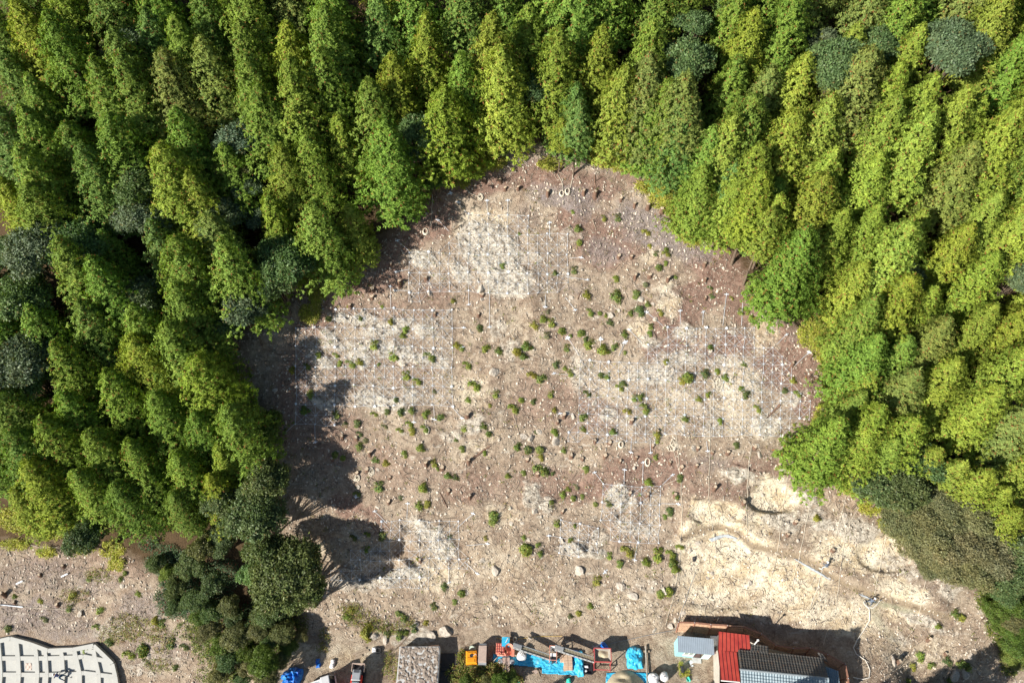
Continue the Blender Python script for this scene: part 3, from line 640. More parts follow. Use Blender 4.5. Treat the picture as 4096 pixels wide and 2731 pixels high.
for i, (vx, vy, s, tn) in enumerate(BU):
    m_ = BRD[i % 4]; x, y = apex_foot(vx, vy, m_[0] * s); z = T1(x, y)
    n_ = sum(1 for q in BU[:i + 1]); row = rows_label([(j, q[0], q[1]) for j, q in enumerate(BU)], 7, 1280, 1568)[i]
    root = empty('bush', (x, y, z - .1), rng.uniform(0, 6), f'{BW[tn]} rounded bush at the bottom, {row[1]} from left in {row[0]} bush row', 'bush', 'bushes at the foot of the slope')
    root.scale = (s * 1.15, s * 1.15, s); link('stem', m_[2], root); c_ = link('foliage', m_[1], root); c_.color = jit(B_[tn])
# ------------------------------------------------------------------ loose ground cover (nobody could count it)
rn = np.random.RandomState(3)
def scatter(n, poly=None, box=(0, 0, 4096, 2731), keep=None):
    px_ = rn.uniform(box[0], box[2], n); py_ = rn.uniform(box[1], box[3], n)
    m = np.ones(n, bool)
    if poly is not None: m &= inside(px_, py_, poly)
    if keep is not None: m &= keep(px_, py_)
    return px_[m], py_[m]
def off_yard(px_, py_):      # not on the work yard, houses, concrete
    return ~((py_ > 2505) & (px_ > 1560) & (px_ < 3420)) & ~((py_ > 2570) & (px_ > 1150)&(px_ < 1800)) & ~((py_ > 2530) & (px_ < 500))
def ground_pts(px_, py_):
    P = unproj(px_, py_, 0.0); P[:, 2] = T(P[:, 0], P[:, 1]); return P
M['chip'] = simple('pale stone chips', (.62, .54, .44), .9, var=.2, scale=2, spec=.2, island=.55)
M['twig'] = simple('dry twigs', (.42, .34, .27), .9, var=.3, scale=2, spec=.1, island=.7)
M['stone'] = simple('weathered rock', (.56, .50, .42), .9, var=.45, scale=2.2, bump=.6, spec=.15, dirt=(.30, .23, .16))
M['brush'] = simple('grey brushwood', (.46, .40, .37), .95, var=.3, scale=1, spec=.05, island=.6)
def chips(n, lo, hi, seed, poly=CLEAR, box=(0,0,4096,2731), keep=off_yard, name='gravel', mat='chip', pw=2.2):
    px_, py_ = scatter(n, poly, box, keep); P = ground_pts(px_, py_); k = len(P); r = np.random.RandomState(seed)
    s = lo + (hi - lo) * r.rand(k) ** pw
    base = np.array([(-1,-.8,-.6),(1,-.7,-.6),(.8,.9,-.6),(-.9,.8,-.6),(-.6,-.6,.7),(.7,-.5,.6),(.5,.6,.8),(-.6,.5,.6)])
    Fb = np.array([(0,3,2,1),(4,5,6,7),(0,1,5,4),(1,2,6,5),(2,3,7,6),(3,0,4,7)])
    V = base[None] * (1 + r.uniform(-.25, .25, (k, 8, 3))) * s[:, None, None] * .5 * np.stack([r.uniform(.8, 1.5, k), r.uniform(.6, 1.1, k), r.uniform(.4, .9, k)], 1)[:, None, :]
    a = r.rand(k) * 2 * PI; ca, sa = np.cos(a)[:, None], np.sin(a)[:, None]
    X = V[:, :, 0] * ca - V[:, :, 1] * sa; Y = V[:, :, 0] * sa + V[:, :, 1] * ca
    W = np.stack([X, Y, V[:, :, 2] + Y * .6], 2) + P[:, None, :] + np.array((0, 0, .02))
    F = (Fb[None] + np.arange(k)[:, None, None] * 8).reshape(-1, 4)
    o = link(name, quick_mesh(name, W.reshape(-1, 3), F, M[mat])); return tag(o, 'pale stone chips strewn over the cleared slope' if name == 'gravel' else None, 'gravel', kind='stuff')
chips(46000, .05, .26, 4)
def twigs(n, lo, hi, seed, poly, box, keep, name, mat, lab, cat, lift=.5, w=.018):
    px_, py_ = scatter(n, poly, box, keep); P = ground_pts(px_, py_); k = len(P); r = np.random.RandomState(seed)
    L = lo + (hi - lo) * r.rand(k) ** 2; a = r.rand(k) * PI * 2
    D = np.stack([np.cos(a), np.sin(a) * .8, np.sin(a) * .62 + r.uniform(-.05, lift, k)], 1); D = unit(D)
    S = unit(np.cross(D, np.array((0, -.6, .8)))); W_ = w * r.uniform(.6, 1.8, k)
    P = P + np.array((0, 0, .05)); Q = P + D * L[:, None]; bend = r.uniform(-.15, .15, (k, 1)) * L[:, None] * S
    Mi = (P + Q) / 2 + bend; U = np.array((0, -.6, .8)) * W_[:, None]
    V = np.stack([P - S * W_[:, None], P + S * W_[:, None], P + U, Mi - S * W_[:, None] * .8, Mi + S * W_[:, None] * .8, Mi + U * .8, Q - S * W_[:, None] * .3, Q + S * W_[:, None] * .3, Q + U * .3], 1)
    Fb = np.array([(0,1,4,3),(1,2,5,4),(2,0,3,5),(3,4,7,6),(4,5,8,7),(5,3,6,8)])
    F = (Fb[None] + np.arange(k)[:, None, None] * 9).reshape(-1, 4)
    o = link(name, quick_mesh(name, V.reshape(-1, 3), F, M[mat])); return tag(o, lab, cat, kind='stuff')
twigs(24000, .2, 1.3, 6, CLEAR, (0, 550, 4096, 2731), off_yard, 'twigs', 'twig', 'dry twigs and cut branches littering the slope', 'twigs', .25)
kb = lambda a, b: zone(a, b, BRUSH) > rn.uniform(.15, .75, len(a))
twigs(26000, .2, .6, 8, CLEAR, (0, 560, 3800, 2500), kb, 'brushwood', 'brush', 'low grey leafless brushwood along the upper slope', 'brushwood', 1.3, .014)
# ------------------------------------------------------------------ low leafy cover
def leaf_patch(blobs, n, leaf, hgt, seed, name, mat, lab, poly=None, up=.6):
    px_ = []; py_ = []; r = np.random.RandomState(seed); tot = sum(b[2] * b[3] for b in blobs)
    for (a, b, rx, ry) in blobs:
        k = int(n * rx * ry / tot) + 1; q = r.rand(k) ** .6; an = r.rand(k) * 2 * PI
        px_.append(a + rx * q * np.cos(an)); py_.append(b + ry * q * np.sin(an))
    px_ = np.concatenate(px_); py_ = np.concatenate(py_)
    m = fbm(px_ / 24., py_ / 24., 61, 3) > -.22 + r.uniform(-.15, .15, len(px_)); px_, py_ = px_[m], py_[m]
    P = ground_pts(px_, py_); cl = .5 + fbm(px_ / 14., py_ / 14., 66, 2)
    K = 5; P = np.repeat(P, K, 0); P = P + r.normal(0, leaf * .7, P.shape); P[:, 2] += np.abs(np.repeat(np.clip(cl, .1, 1.3), K)) * hgt * r.rand(len(P)) + .05
    Nn = unit(np.array((0, -.45, .8)) + r.normal(0, .45, P.shape)); A = unit(np.cross(Nn, r.normal(0, 1, P.shape))); S = np.cross(Nn, A)
    L = leaf * r.uniform(.8, 1.7, len(P)); V, F = leaf_quads(P, A, S, L, L * r.uniform(.3, .5, len(P)), r.uniform(0, 1, len(P)), r)
    o = link(name, quick_mesh(name, V, F, M[mat])); return tag(o, lab, 'undergrowth', kind='stuff')
M['fern'] = leaf_mat('yellow-green undergrowth', False, (.42, .45, .08), warm=(.42, .33, .12), warm_amt=.2, trans=.3)
M['bush'] = leaf_mat('bush leaves', False, (.12, .17, .04), warm=(.30, .30, .06), warm_amt=.25, trans=.25)
M['ivy'] = leaf_mat('bluish ground leaves', False, (.08, .14, .065), warm=(.30, .06, .04), warm_amt=.06, trans=.2)
M['weed'] = leaf_mat('weeds', False, (.20, .24, .05), warm=(.34, .20, .10), warm_amt=.3, trans=.25)
leaf_patch([(1270,1180,40,30),(1240,1260,40,40),(1265,1220,20,50),(2470,640,120,40),(2530,670,90,25),(2650,780,60,60),(2700,820,50,60),(2730,900,45,70),(2770,950,40,40),(2600,750,60,25),(2200,660,50,25),(1970,650,60,35),
 (3240,1340,50,60),(3300,1380,60,80),(3370,1440,50,70),(3330,1280,60,40),(3320,1500,40,80),(3290,1700,40,80),(3300,1820,60,50),(3380,1880,60,40),(3430,1960,60,30),(3480,2030,50,30),(3560,2100,50,40),(3440,1930,50,30),(3030,1000,40,60),(2990,900,40,50),(3100,1120,40,60),
 (2330,560,60,30),(2420,600,60,25),(1640,800,40,20),(2300,600,30,20),(80,2080,90,50),(200,2120,80,40),(60,2180,60,20),(330,2190,50,25),(450,2200,50,30),(470,2260,30,30),(190,2210,40,20),(1840,740,40,20),(1900,690,40,25),(3400,1760,30,40),(3300,1900,50,40)], 24000, .15, .6, 21, 'undergrowth', 'fern', 'yellow-green ferns and saplings along the forest edge')
leaf_patch([(760,2330,120,90),(830,2420,130,80),(700,2400,80,80),(640,2260,60,40),(900,2300,80,60),(680,2220,60,40),(600,2180,40,30),(1010,2470,60,60)], 6000, .13, .8, 22, 'dark_undergrowth', 'ivy', 'dark bluish-green shrubs thick below the trees')
leaf_patch([(900,2560,130,80),(1050,2530,90,60),(1120,2560,80,60),(960,2650,120,70),(1090,2630,70,50),(830,2600,60,60),(1200,2500,40,40),(760,2520,60,40),(870,2700,90,40)], 3200, .14, .6, 23, 'bushes', 'bush', 'olive and yellowish bushes beside the yard')
leaf_patch([(4060,2450,90,110),(4000,2500,60,80),(4090,2580,50,90),(3960,2400,60,60),(4080,2340,50,60),(4040,2640,50,60)], 4500, .15, .6, 24, 'ferns', 'bush', 'bright green bushes on the right edge of the slope')
leaf_patch([(1900,2700,120,45),(1860,2650,30,30),(1980,2690,80,40),(2040,2720,50,25),(1845,2630,18,30)], 5000, .13, .5, 25, 'weeds', 'weed', 'green and rusty weeds below the orange tank')
leaf_patch([(1590,2680,60,45),(1640,2700,60,40),(1560,2640,25,40),(1700,2690,40,35),(2735,2700,20,10),(1440,2470,60,40),(1510,2500,50,30),(1570,2520,60,25),(1620,2490,40,25),(1400,2440,50,30),(1300,2540,30,30),(1290,2590,25,25),(560,2520,80,50),(450,2540,60,40),(650,2560,50,60),(500,2480,60,30),(300,2380,60,30),(640,2660,60,30),(400,2300,60,30)], 2600, .11, .4, 26, 'low_weeds', 'weed', 'scattered low weeds at the foot of the slope')
# thin leafy speckle over the whole clearing
def speck(n, seed):
    px_, py_ = scatter(n, CLEAR, (1050, 620, 3900, 2560), lambda a, b: off_yard(a, b) & (zone(a, b, TAN) < .55)); r = np.random.RandomState(seed)
    m = fbm(px_ / 90., py_ / 90., 71, 3) + r.uniform(-.4, .4, len(px_)) > .05; px_, py_ = px_[m], py_[m]
    P = ground_pts(px_, py_); K = 9; P = np.repeat(P, K, 0) + r.normal(0, .13, (len(P) * K, 3)) * np.array((1, 1, .6)) + np.array((0, 0, .14))
    Nn = unit(np.array((0, -.45, .8)) + r.normal(0, .5, P.shape)); A = unit(np.cross(Nn, r.normal(0, 1, P.shape))); S = np.cross(Nn, A)
    L = r.uniform(.10, .2, len(P)); V, F = leaf_quads(P, A, S, L, L * .45, r.rand(len(P)), r)
    o = link('seedlings', quick_mesh('seedlings', V, F, M['weed'])); tag(o, 'tiny green seedlings sprinkled over the cleared slope', 'seedlings', kind='stuff')
speck(2200, 31)
# ------------------------------------------------------------------ shrubs one can tell apart
M['shrub'] = leaf_mat('shrub leaves', True, warm=(.36, .26, .06), warm_amt=.08, trans=.25, gloss=.3)
def shrub_mesh(seed, r0=.5, h=.55, leaf=.14, n=150):
    r = np.random.RandomState(seed); k = 5 + seed % 3; c = r.normal(0, .42 * r0, (k, 2)); P = []
    for i in range(k):
        d = unit(r.normal(0, 1, (n // k, 3))); d[:, 2] = np.abs(d[:, 2]); q = d * r0 * r.uniform(.35, .62) * r.uniform(.6, 1.1, (n // k, 1)); q[:, 2] *= h / r0 * 1.3
        q[:, 0] += c[i, 0]; q[:, 1] += c[i, 1]; q[:, 2] += .62 * c[i, 1] + .05; P.append(q)
    P = np.concatenate(P); K = 4; D = unit(np.repeat(P, K, 0) + np.array((0, -.1, .25))); P = np.repeat(P, K, 0) + r.normal(0, leaf * .4, (len(P) * K, 3))
    Nn = unit(D + r.normal(0, .35, P.shape)); A = unit(np.cross(Nn, r.normal(0, 1, P.shape))); S = np.cross(Nn, A); L = leaf * r.uniform(.8, 1.6, len(P))
    V, F = leaf_quads(P, A, S, L, L * .5, r.uniform(0, 1, len(P)), r); cm = quick_mesh('foliage', V, F, M['shrub'])
    m = MB()
    for i in range(k): m.tube([(0, 0, -.15), (c[i, 0] * .5, c[i, 1] * .5, .15), (c[i, 0], c[i, 1], .62 * c[i, 1] + .3)], [.03, .02, .01], 4)
    return cm, m.mesh('stem', M['bark'])
SHR = [shrub_mesh(i, .5, .5, .13 + .02 * (i % 2), 130 + 30 * (i % 3)) for i in range(7)]
SH = [(2010,1055,1.1),(1915,1300,1.2),(1975,2065,2.0),(2095,2180,1.9),(2150,2170,.8),(2155,2210,.9),(2340,1180,1.4),(2455,1190,1.9),(2545,1175,1.3),(2475,870,1.1),(2415,868,.9),(2585,925,1.2),(2310,915,1.1),(2315,960,1.0),
 (2665,1010,1.0),(2660,990,.8),(2625,1012,.8),(2600,980,.8),(2630,1060,1.0),(2465,1110,1.1),(2300,1080,1.1),(2220,1090,.8),(2560,1240,1.6),(2520,1245,1.1),(2590,1215,.8),(2642,1245,1.0),(2360,1245,1.1),(2398,1243,.8),(2190,1240,.8),(2175,1275,1.2),
 (2210,1290,1.1),(2130,1300,1.4),(2190,1340,.9),(2240,1315,1.2),(2320,1320,1.2),(2320,1335,.8),(2435,1290,1.1),(2425,1260,.7),(2600,1330,1.0),(2605,1305,.8),(2490,1335,1.3),(2350,1370,1.6),(2410,1400,1.5),(2455,1380,1.1),(2270,1390,1.0),(2500,1405,.7),(3020,1220,1.5),(2965,1245,1.0),(3005,1270,1.2),(2990,1245,.8),
 (2840,1145,.8),(2850,1180,.8),(2160,1505,1.5),(2130,1495,1.4),(2105,1385,1.4),(2060,1395,1.4),(2093,1425,1.0),(2220,1450,1.1),(2260,1470,.8),(2285,1490,.9),(1900,1540,1.7),(1870,1455,1.2),(1820,1380,1.1),(1845,1385,1.0),(1990,1405,1.2),(1940,1385,1.4),(1985,1575,1.1),(2080,1590,1.0),(2055,1630,1.5),
 (1870,1600,1.0),(2205,1575,1.0),(2055,1625,1.0),(2130,1600,1.0),(1630,1500,1.3),(1405,1450,1.3),(1360,1448,1.0),(1435,1450,1.2),(1230,1460,1.0),(1580,1420,1.5),(1720,1420,1.5),(1620,1310,1.2),(1610,1340,.9),(1500,1380,1.2),(1345,1415,.9),(1275,1415,1.0),(1165,1475,1.1),(1310,1265,1.1),(1440,1265,.9),(1560,1280,1.0),
 (1580,1590,.8),(1670,1520,1.1),(1600,1640,1.2),(1640,1640,1.1),(1700,1650,1.3),(1760,1660,1.1),(1550,1640,1.0),(1500,1650,1.0),(1430,1690,1.2),(1380,1690,.8),(1350,1655,1.0),(1220,1640,1.3),(1235,1575,1.2),(1540,1700,.8),(1600,1715,.9),(1650,1720,1.2),(1640,1690,1.0),(1700,1710,1.1),(1930,1705,1.2),(1860,1710,1.0),(1950,1725,.9),
 (1680,1790,1.1),(1620,1810,1.1),(1500,1840,1.2),(1545,1850,1.0),(1430,1780,1.4),(1340,1805,1.1),(1460,1750,.9),(1440,1730,.8),(1370,1820,.9),(1520,1945,1.5),(1690,1950,1.4),(1740,1850,1.0),(1790,1900,1.0),(1820,1910,1.1),(1850,1790,1.0),(1430,1970,1.0),(1600,1980,.8),(1670,2020,1.4),(1710,2010,1.2),
 (2165,1875,1.9),(2155,1785,1.2),(2110,1785,1.2),(2065,1780,1.3),(2165,1825,1.0),(2220,1725,1.3),(2140,1720,.7),(2250,1800,.9),(2210,1885,.7),(2095,1885,.9),(2030,1900,.9),(2345,1870,1.1),(2305,1940,.9),(2245,1975,1.1),(2290,1980,.9),(2270,1955,.8),(2330,1980,.8),(2200,2000,.8),(2380,2005,.8),
 (2620,1820,.9),(2720,1905,1.3),(2705,1975,1.1),(2680,2040,1.4),(2590,1925,1.2),(2440,2010,1.0),(2660,2060,.8),(2230,2090,1.0),(2280,2150,.9),(2510,2200,1.6),(2440,2220,.9),(2635,2220,1.7),(2685,2210,1.5),(2690,2250,1.4),(2700,2275,1.2),(2580,2250,1.3),(2720,2180,1.0),(2480,2250,1.2),(2390,2320,1.3),(2640,2360,1.3),(2670,2350,1.5),
 (2360,2420,.9),(2310,2440,.9),(2280,2460,.8),(1530,2140,1.4),(1415,2145,1.0),(1470,2130,.8),(1840,2360,1.2),(1770,2340,1.2),(1820,2400,1.0),(1610,2460,1.3),(1590,2440,.9),(1740,2420,1.0),(1460,2520,2.2),(1385,2465,1.3),(1400,2440,1.2),(1700,2480,1.0),(1660,2510,1.1),(1620,2520,1.0),(1550,2530,1.2),(1600,2540,1.1),(2170,2620,.6),
 (2340,1350,.9),(2745,1495,1.7),(2810,1490,1.5),(2730,1520,1.0),(2895,1510,1.1),(2870,1480,.9),(2660,1440,1.0),(2970,1455,1.0),(2350,1570,1.1),(2430,1500,1.0),(2400,1490,1.0),(2480,1545,1.1),(2490,1530,1.0),(2560,1580,1.2),(2580,1630,1.4),(2510,1640,1.1),(2540,1590,.9),(2330,1660,1.2),(2330,1715,1.0),(2450,1725,1.0),(2620,1735,1.3),
 (2735,1675,1.2),(2790,1595,1.1),(2980,1570,1.2),(2960,1545,1.0),(2830,1570,.9),(3030,1630,1.0),(2945,1775,1.0),(2880,1680,.9),(2835,1380,.9),(3170,1520,1.0),(3190,1570,1.0),(3190,1740,1.0),(3140,1560,1.0),(3280,1970,1.1),(3190,1860,.9),(3265,2070,1.0),(3680,2620,1.4),(3720,2650,1.1),(3780,2640,1.5),(3855,2655,1.9),(3810,2450,1.4),(3840,2455,1.2),(3800,2720,1.2),(3630,2720,1.1),(3750,2500,.9),(3650,2660,1.1),
 (340,2590,1.1),(280,2430,1.0),(180,2470,.9),(30,2500,1.2),(400,2430,1.1),(550,2370,1.1),(360,2310,.9),(500,2280,.8),(480,2310,.9),(390,2500,1.1),(440,2560,1.3),(520,2610,1.5),(570,2580,2.0),(690,2570,1.4),(740,2580,1.3),(620,2480,1.2),(650,2490,1.2),(590,2640,.9),(700,2660,1.0),(160,2400,.9),(290,2370,1.2),(60,2380,.8)]
for k in range(40):
    a, b = rng.uniform(1350, 3200), rng.uniform(820, 2450)
    if inside([a], [b], CLEAR)[0] and not (a > 2700 and b > 1900): SH.append((a, b, rng.uniform(.55, .85)))
SP = ground_pts(np.array([a[0] for a in SH], float), np.array([a[1] for a in SH], float) + 6)
tones = {'yellowish': (.32, .33, .07), 'green': (.20, .28, .08), 'dark': (.14, .20, .08), 'greyish': (.22, .25, .16), 'fresh': (.24, .32, .07)}
lab_s = rows_label([(i, a[0], a[1]) for i, a in enumerate(SH)], 18, 840, 2731)
for i, ((a, b, s), P) in enumerate(zip(SH, SP)):
    tn = rng.choice(['yellowish', 'green', 'green', 'dark', 'fresh', 'fresh'] + (['greyish'] if s < 1 else []))
    if (a, b) == (1460, 2520): tn = 'yellowish'
    sz = 'large' if s > 1.4 else ('small' if s < .95 else 'mid-sized')
    r_, c_, n_ = lab_s[i]
    root = empty('shrub', (P[0], P[1], P[2]), rng.uniform(-.5, .5), f'{sz} {tn} leafy shrub, {c_} from left in {r_} shrub row down the slope', 'shrub', 'shrubs sprouting on the cleared slope')
    s *= .66; root.scale = (s * rng.uniform(.9, 1.1), s * rng.uniform(.9, 1.1), s * rng.uniform(.8, 1.2))
    f_, st = SHR[rng.randrange(len(SHR))]; link('stem', st, root); o = link('foliage', f_, root); o.color = jit(tones[tn], .15)
print('shrubs', len(SH))
# ------------------------------------------------------------------ stumps
M['cutwood'] = simple('fresh cut wood', (.66, .53, .38), .8, var=.2, scale=8); M['stumpbark'] = simple('reddish bark', (.21, .125, .085), .9, var=.5, scale=9, bump=.5)
ST_ = [(2000,725,0),(2072,757,0),(2020,760,0),(1938,722,0),(2190,780,1),(2380,786,1),(2335,775,1),(2483,802,0),(2538,822,0),(2590,835,1),(2645,850,1),(2475,1030,0),(2525,1032,0),(2540,1112,1),(2598,1106,0),(2670,1125,1),(2818,1060,0),(2820,1122,0),(2970,1195,1),(2820,1197,0),
 (1428,1140,1),(1490,1160,0),(1600,1140,1),(1490,1195,0),(1510,1060,0),(1565,1062,0),(1705,1118,0),(1915,1260,0),(1400,1225,0),(1555,2010,0),(1470,1880,0),(1430,1895,0),(1370,1750,0),(1425,1752,0),(1330,1838,0),(1480,1822,1),(1560,1910,0),(1705,1860,1),(1875,1850,1),(1770,1872,0),(1880,1990,1),(1870,1665,0),(1795,1965,0),(2255,1667,1),
 (2380,1768,0),(2440,1773,0),(2610,1786,0),(2285,1826,0),(2330,1836,0),(2420,1826,0),(2480,1848,0),(2680,1850,0),(2725,1872,0),(2785,1865,0),(2790,1795,0),(2850,1812,0),(2910,1812,0),(3020,1790,0),(2545,1832,0),(2630,1728,0),(2525,1690,1),(3165,1465,1),(3240,1432,1),(3260,1520,1),(3250,1720,0),(3285,1643,0),(3250,1792,0),(3115,1860,0),
 (2855,1960,1),(2975,2010,0),(2590,1980,0),(2230,1690,0),(2110,1840,0),(2520,1975,0),(2250,2050,0),(3710,2560,1),(3590,2650,1),(3780,2615,0),(160,2300,0),(255,2265,0),(20,2380,1),(230,2420,0),(60,2410,0),(2150,1900,0),(1930,1180,0),(1740,1260,0),(2700,1980,0),(3330,2200,0),(3150,2140,0),(3180,2090,0),(1680,2240,0)]
def stump_mesh(seed, h):
    r = np.random.RandomState(seed); n = 12; V = []; F = []
    prof = [(.24, -.45), (.21, 0.0), (.165, .12), (.15, h)]
    wob = 1 + .12 * r.normal(0, 1, n)
    for (q, z) in prof:
        for j in range(n): a = 2 * PI * j / n; V.append((q * wob[j] * math.cos(a), q * wob[j] * math.sin(a), z + (.03 * math.cos(a) if z == h else 0)))
    for i in range(3):
        for j in range(n): j2 = (j + 1) % n; F.append((i*n+j, i*n+j2, (i+1)*n+j2, (i+1)*n+j))
    b = MB().add(V, F).mesh('stump_bark', M['stumpbark'], True)
    top = MB().add([(x * .99, y * .99, z + .004) for (x, y, z) in V[-n:]] + [(x * .55, y * .55, h + .010) for (x, y, z) in V[-n:]] , [(j, (j+1)%n, n+(j+1)%n, n+j) for j in range(n)] + [tuple(range(n, 2*n))]).mesh('cut_face', M['cutwood'])
    return b, top
STM = [(stump_mesh(i, .28 + .05 * i), stump_mesh(i + 5, .55 + .08 * i)) for i in range(3)]
lab_t = rows_label([(i, a[0], a[1]) for i, a in enumerate(ST_)], 14, 700, 2731)
GP = ground_pts(np.array([a[0] for a in ST_], float), np.array([a[1] for a in ST_], float))
for i, ((a, b, k), P) in enumerate(zip(ST_, GP)):
    r_, c_, n_ = lab_t[i]
    root = empty('tree_stump', tuple(P), rng.uniform(0, 6), f'{"tall" if k else "low"} sawn stump with pale cut top, {c_} from left in {r_} stump row', 'stump', 'sawn stumps left on the cleared slope')
    root.scale = (s_ := rng.uniform(.85, 1.25), s_, rng.uniform(.9, 1.2)); bm_, tm_ = STM[i % 3][k]; link('bark', bm_, root); link('cut_face', tm_, root)
# ------------------------------------------------------------------ boulders
def rock_mesh(seed, flat=.6):
    r = np.random.RandomState(seed); bm = bmesh.new(); bmesh.ops.create_icosphere(bm, subdivisions=3, radius=.5)
    pl = unit(r.normal(0, 1, (11, 3))); dd = r.uniform(.28, .44, 11)
    for v in bm.verts:
        p = np.array(v.co)
        for n_, d_ in zip(pl, dd):
            q = p @ n_ - d_
            if q > 0: p = p - n_ * q * .9
        v.co = (p[0] * 1.2, p[1], p[2] * flat + .02 * r.normal())
    me = bpy.data.meshes.new('boulder'); bm.to_mesh(me); bm.free(); me.materials.append(M['stone']); return me
RKM = [rock_mesh(i, .5 + .08 * (i % 4)) for i in range(6)]
RK = [(2475,440+800,.6),(1978,1485,1.3),(1880,1130,.7),(1925,1155,1.2),(1720,1170,.8),(2440,1260,.9),(2260,1230,.5),(2620,1275,.8),(2380,1610,.8),(2125,1750,1.2),(2230,1755,1.6),(2095,1745,1.0),(2160,1725,.8),(2380,1860,.5),(2535,1868,.6),(2700,1790,.8),(3040,1815,.9),(2775,1790,.9),(3030,1780,.6),(2450,2000,.8),(2285,1190,.6),
 (2560,1195,.9),(2510,1640,.7),(2270,1650,.7),(2290,1665,.8),(1830,1640,.5),(1850,1555,.5),(1950,1870,.5),(1430,1945,.6),(1540,1685,.5),(1640,1570,.7),(1350,1600,.7),(1100,1560,.6),(1980,2280,1.2),(1930,2240,.7),(2045,2090,.7),(2090,2090,.6),(2040,2030,.6),(2310,2280,1.3),(2530,2380,1.4),(2480,2340,1.2),(2650,2360,1.2),(2470,2430,1.0),
 (1980,2390,.7),(1870,2370,.5),(2120,2550,.5),(1720,2540,1.3),(1780,2525,1.5),(1540,2560,1.2),(1500,2545,1.1),(1660,2500,.9),(2255,2200,.8),(2620,2520,.7),(2680,2500,.9),(2700,2480,.6),(1385,2400,.5),(1930,1195,.6),(1820,1210,.4),(1800,1240,.5),(2245,2160,.8),(2190,1990,.7),(2140,2040,.9),(3380,2060,.7),(3130,1880,.8),(2840,1400,.7),
 (2930,1330,.7),(3090,1310,.6),(2850,2290,.6),(3000,2330,.7),(2760,2200,.8),(2790,2170,.7),(2830,2310,.5),(3180,2320,.5),(3640,2390,.4),(3820,2700,1.5),(3860,2690,1.3),(3575,2640,1.2),(3880,2620,.8),(490,2340,.8),(320,2450,1.0),(640,2470,.5),(350,2500,.5),(600,2620,.8),(560,2690,.8),(180,2420,.5),(30,2570-40,.5),(450,2470,.6),(2780,2480,.5),(2730,2450,.7)]
for k in range(60): RK.append((rng.uniform(1300, 3300), rng.uniform(1150, 2500), rng.uniform(.3, .5)))
lab_r = rows_label([(i, a[0], a[1]) for i, a in enumerate(RK)], 14, 1100, 2731)
GP = ground_pts(np.array([a[0] for a in RK], float), np.array([a[1] for a in RK], float))
for i, ((a, b, s), P) in enumerate(zip(RK, GP)):
    r_, c_, n_ = lab_r[i]
    o = link('boulder', RKM[i % 6], None, None, (P[0], P[1], P[2] - .04 * s)); s *= .92; o.scale = (s, s * rng.uniform(.75, 1), s * rng.uniform(.7, 1)); o.rotation_euler = (.6 + rng.uniform(-.3, .3), rng.uniform(-.3, .3), rng.uniform(-1.5, 1.5))
    tag(o, f'{"large" if s > 1 else "small"} pale angular rock, {c_} from left in {r_} row of rocks', 'rock', 'loose rocks on the cleared slope')
# ------------------------------------------------------------------ fallen logs and branches
M['log'] = simple('dry log', (.45, .35, .26), .9, var=.5, scale=7, bump=.4)
LG = [((1895,1830),(1960,1785),.12,1,'thick split log lying askew in mid slope'),((2055,1660),(2075,1730),.06,0,'thin pale pole lying upright in mid slope'),((2310,1200),(2325,1165),.06,1,'dark branch below the upper net corner'),((2890,1740),(2905,1775),.05,0,'short pale pole inside the right net'),((2540,840),(2560,840),.04,0,'twig near the coil at the right forest edge'),
 ((2378,700),(2384,780),.06,1,'thin fallen sapling lying down the upper slope'),((2370,880),(2385,925),.05,0,'forked stick on the upper slope'),((1500,1985),(1515,2000),.06,0,'short log under the left forest'),((1500,2000),(1520,1960),.05,0,'leaning stick beside a shrub left of centre'),((3010,1140),(3015,1185),.05,0,'straight stick below the bare trunks'),
 ((2620,1235),(2640,1280),.05,1,'crossed dead branch left of the right net'),((1790,2030),(1760,1970),.06,1,'dark branch above the big yellow shrub'),((3880,2300),(4010,2190),.09,0,'long bare stem leaning out from right forest'),((3910,2330),(4030,2230),.08,0,'second bare stem leaning out from right forest'),((3960,2540),(4030,2495),.11,0,'pale felled log on the right bushes'),((4030,2540),(4080,2510),.10,0,'short pale log beside the right frame edge'),
 ((3240,1830),(3290,1790),.09,1,'dark log at the right forest edge'),((1690,2480),(1580,2600),.04,1,'thin brown stick above the concrete block'),((3120,1620),(3070,1670),.12,1,'dark log lying across the right net'),((3800,2240),(3840,2260),.08,0,'pale twig under the olive trees')]
for (p, q, r_, dk, lb) in LG:
    A_, B_2 = ground(*p), ground(*q); md_ = (A_ + B_2) / 2; m = MB(); k = 5; PP = []
    for i in range(k + 1):
        t = i / k; v = A_.lerp(B_2, t); PP.append((v.x - A_.x + .04 * rng.uniform(-1, 1), v.y - A_.y + .04 * rng.uniform(-1, 1), T1(v.x, v.y) - A_.z + r_ * .8))
    m.tube(PP, [r_ * (1 - .5 * i / k) for i in range(k + 1)], 7); tag(m.build('fallen_log', M['stumpbark'] if dk else M['log'], None, A_, True), lb, 'log', 'logs and sticks lying on the slope')
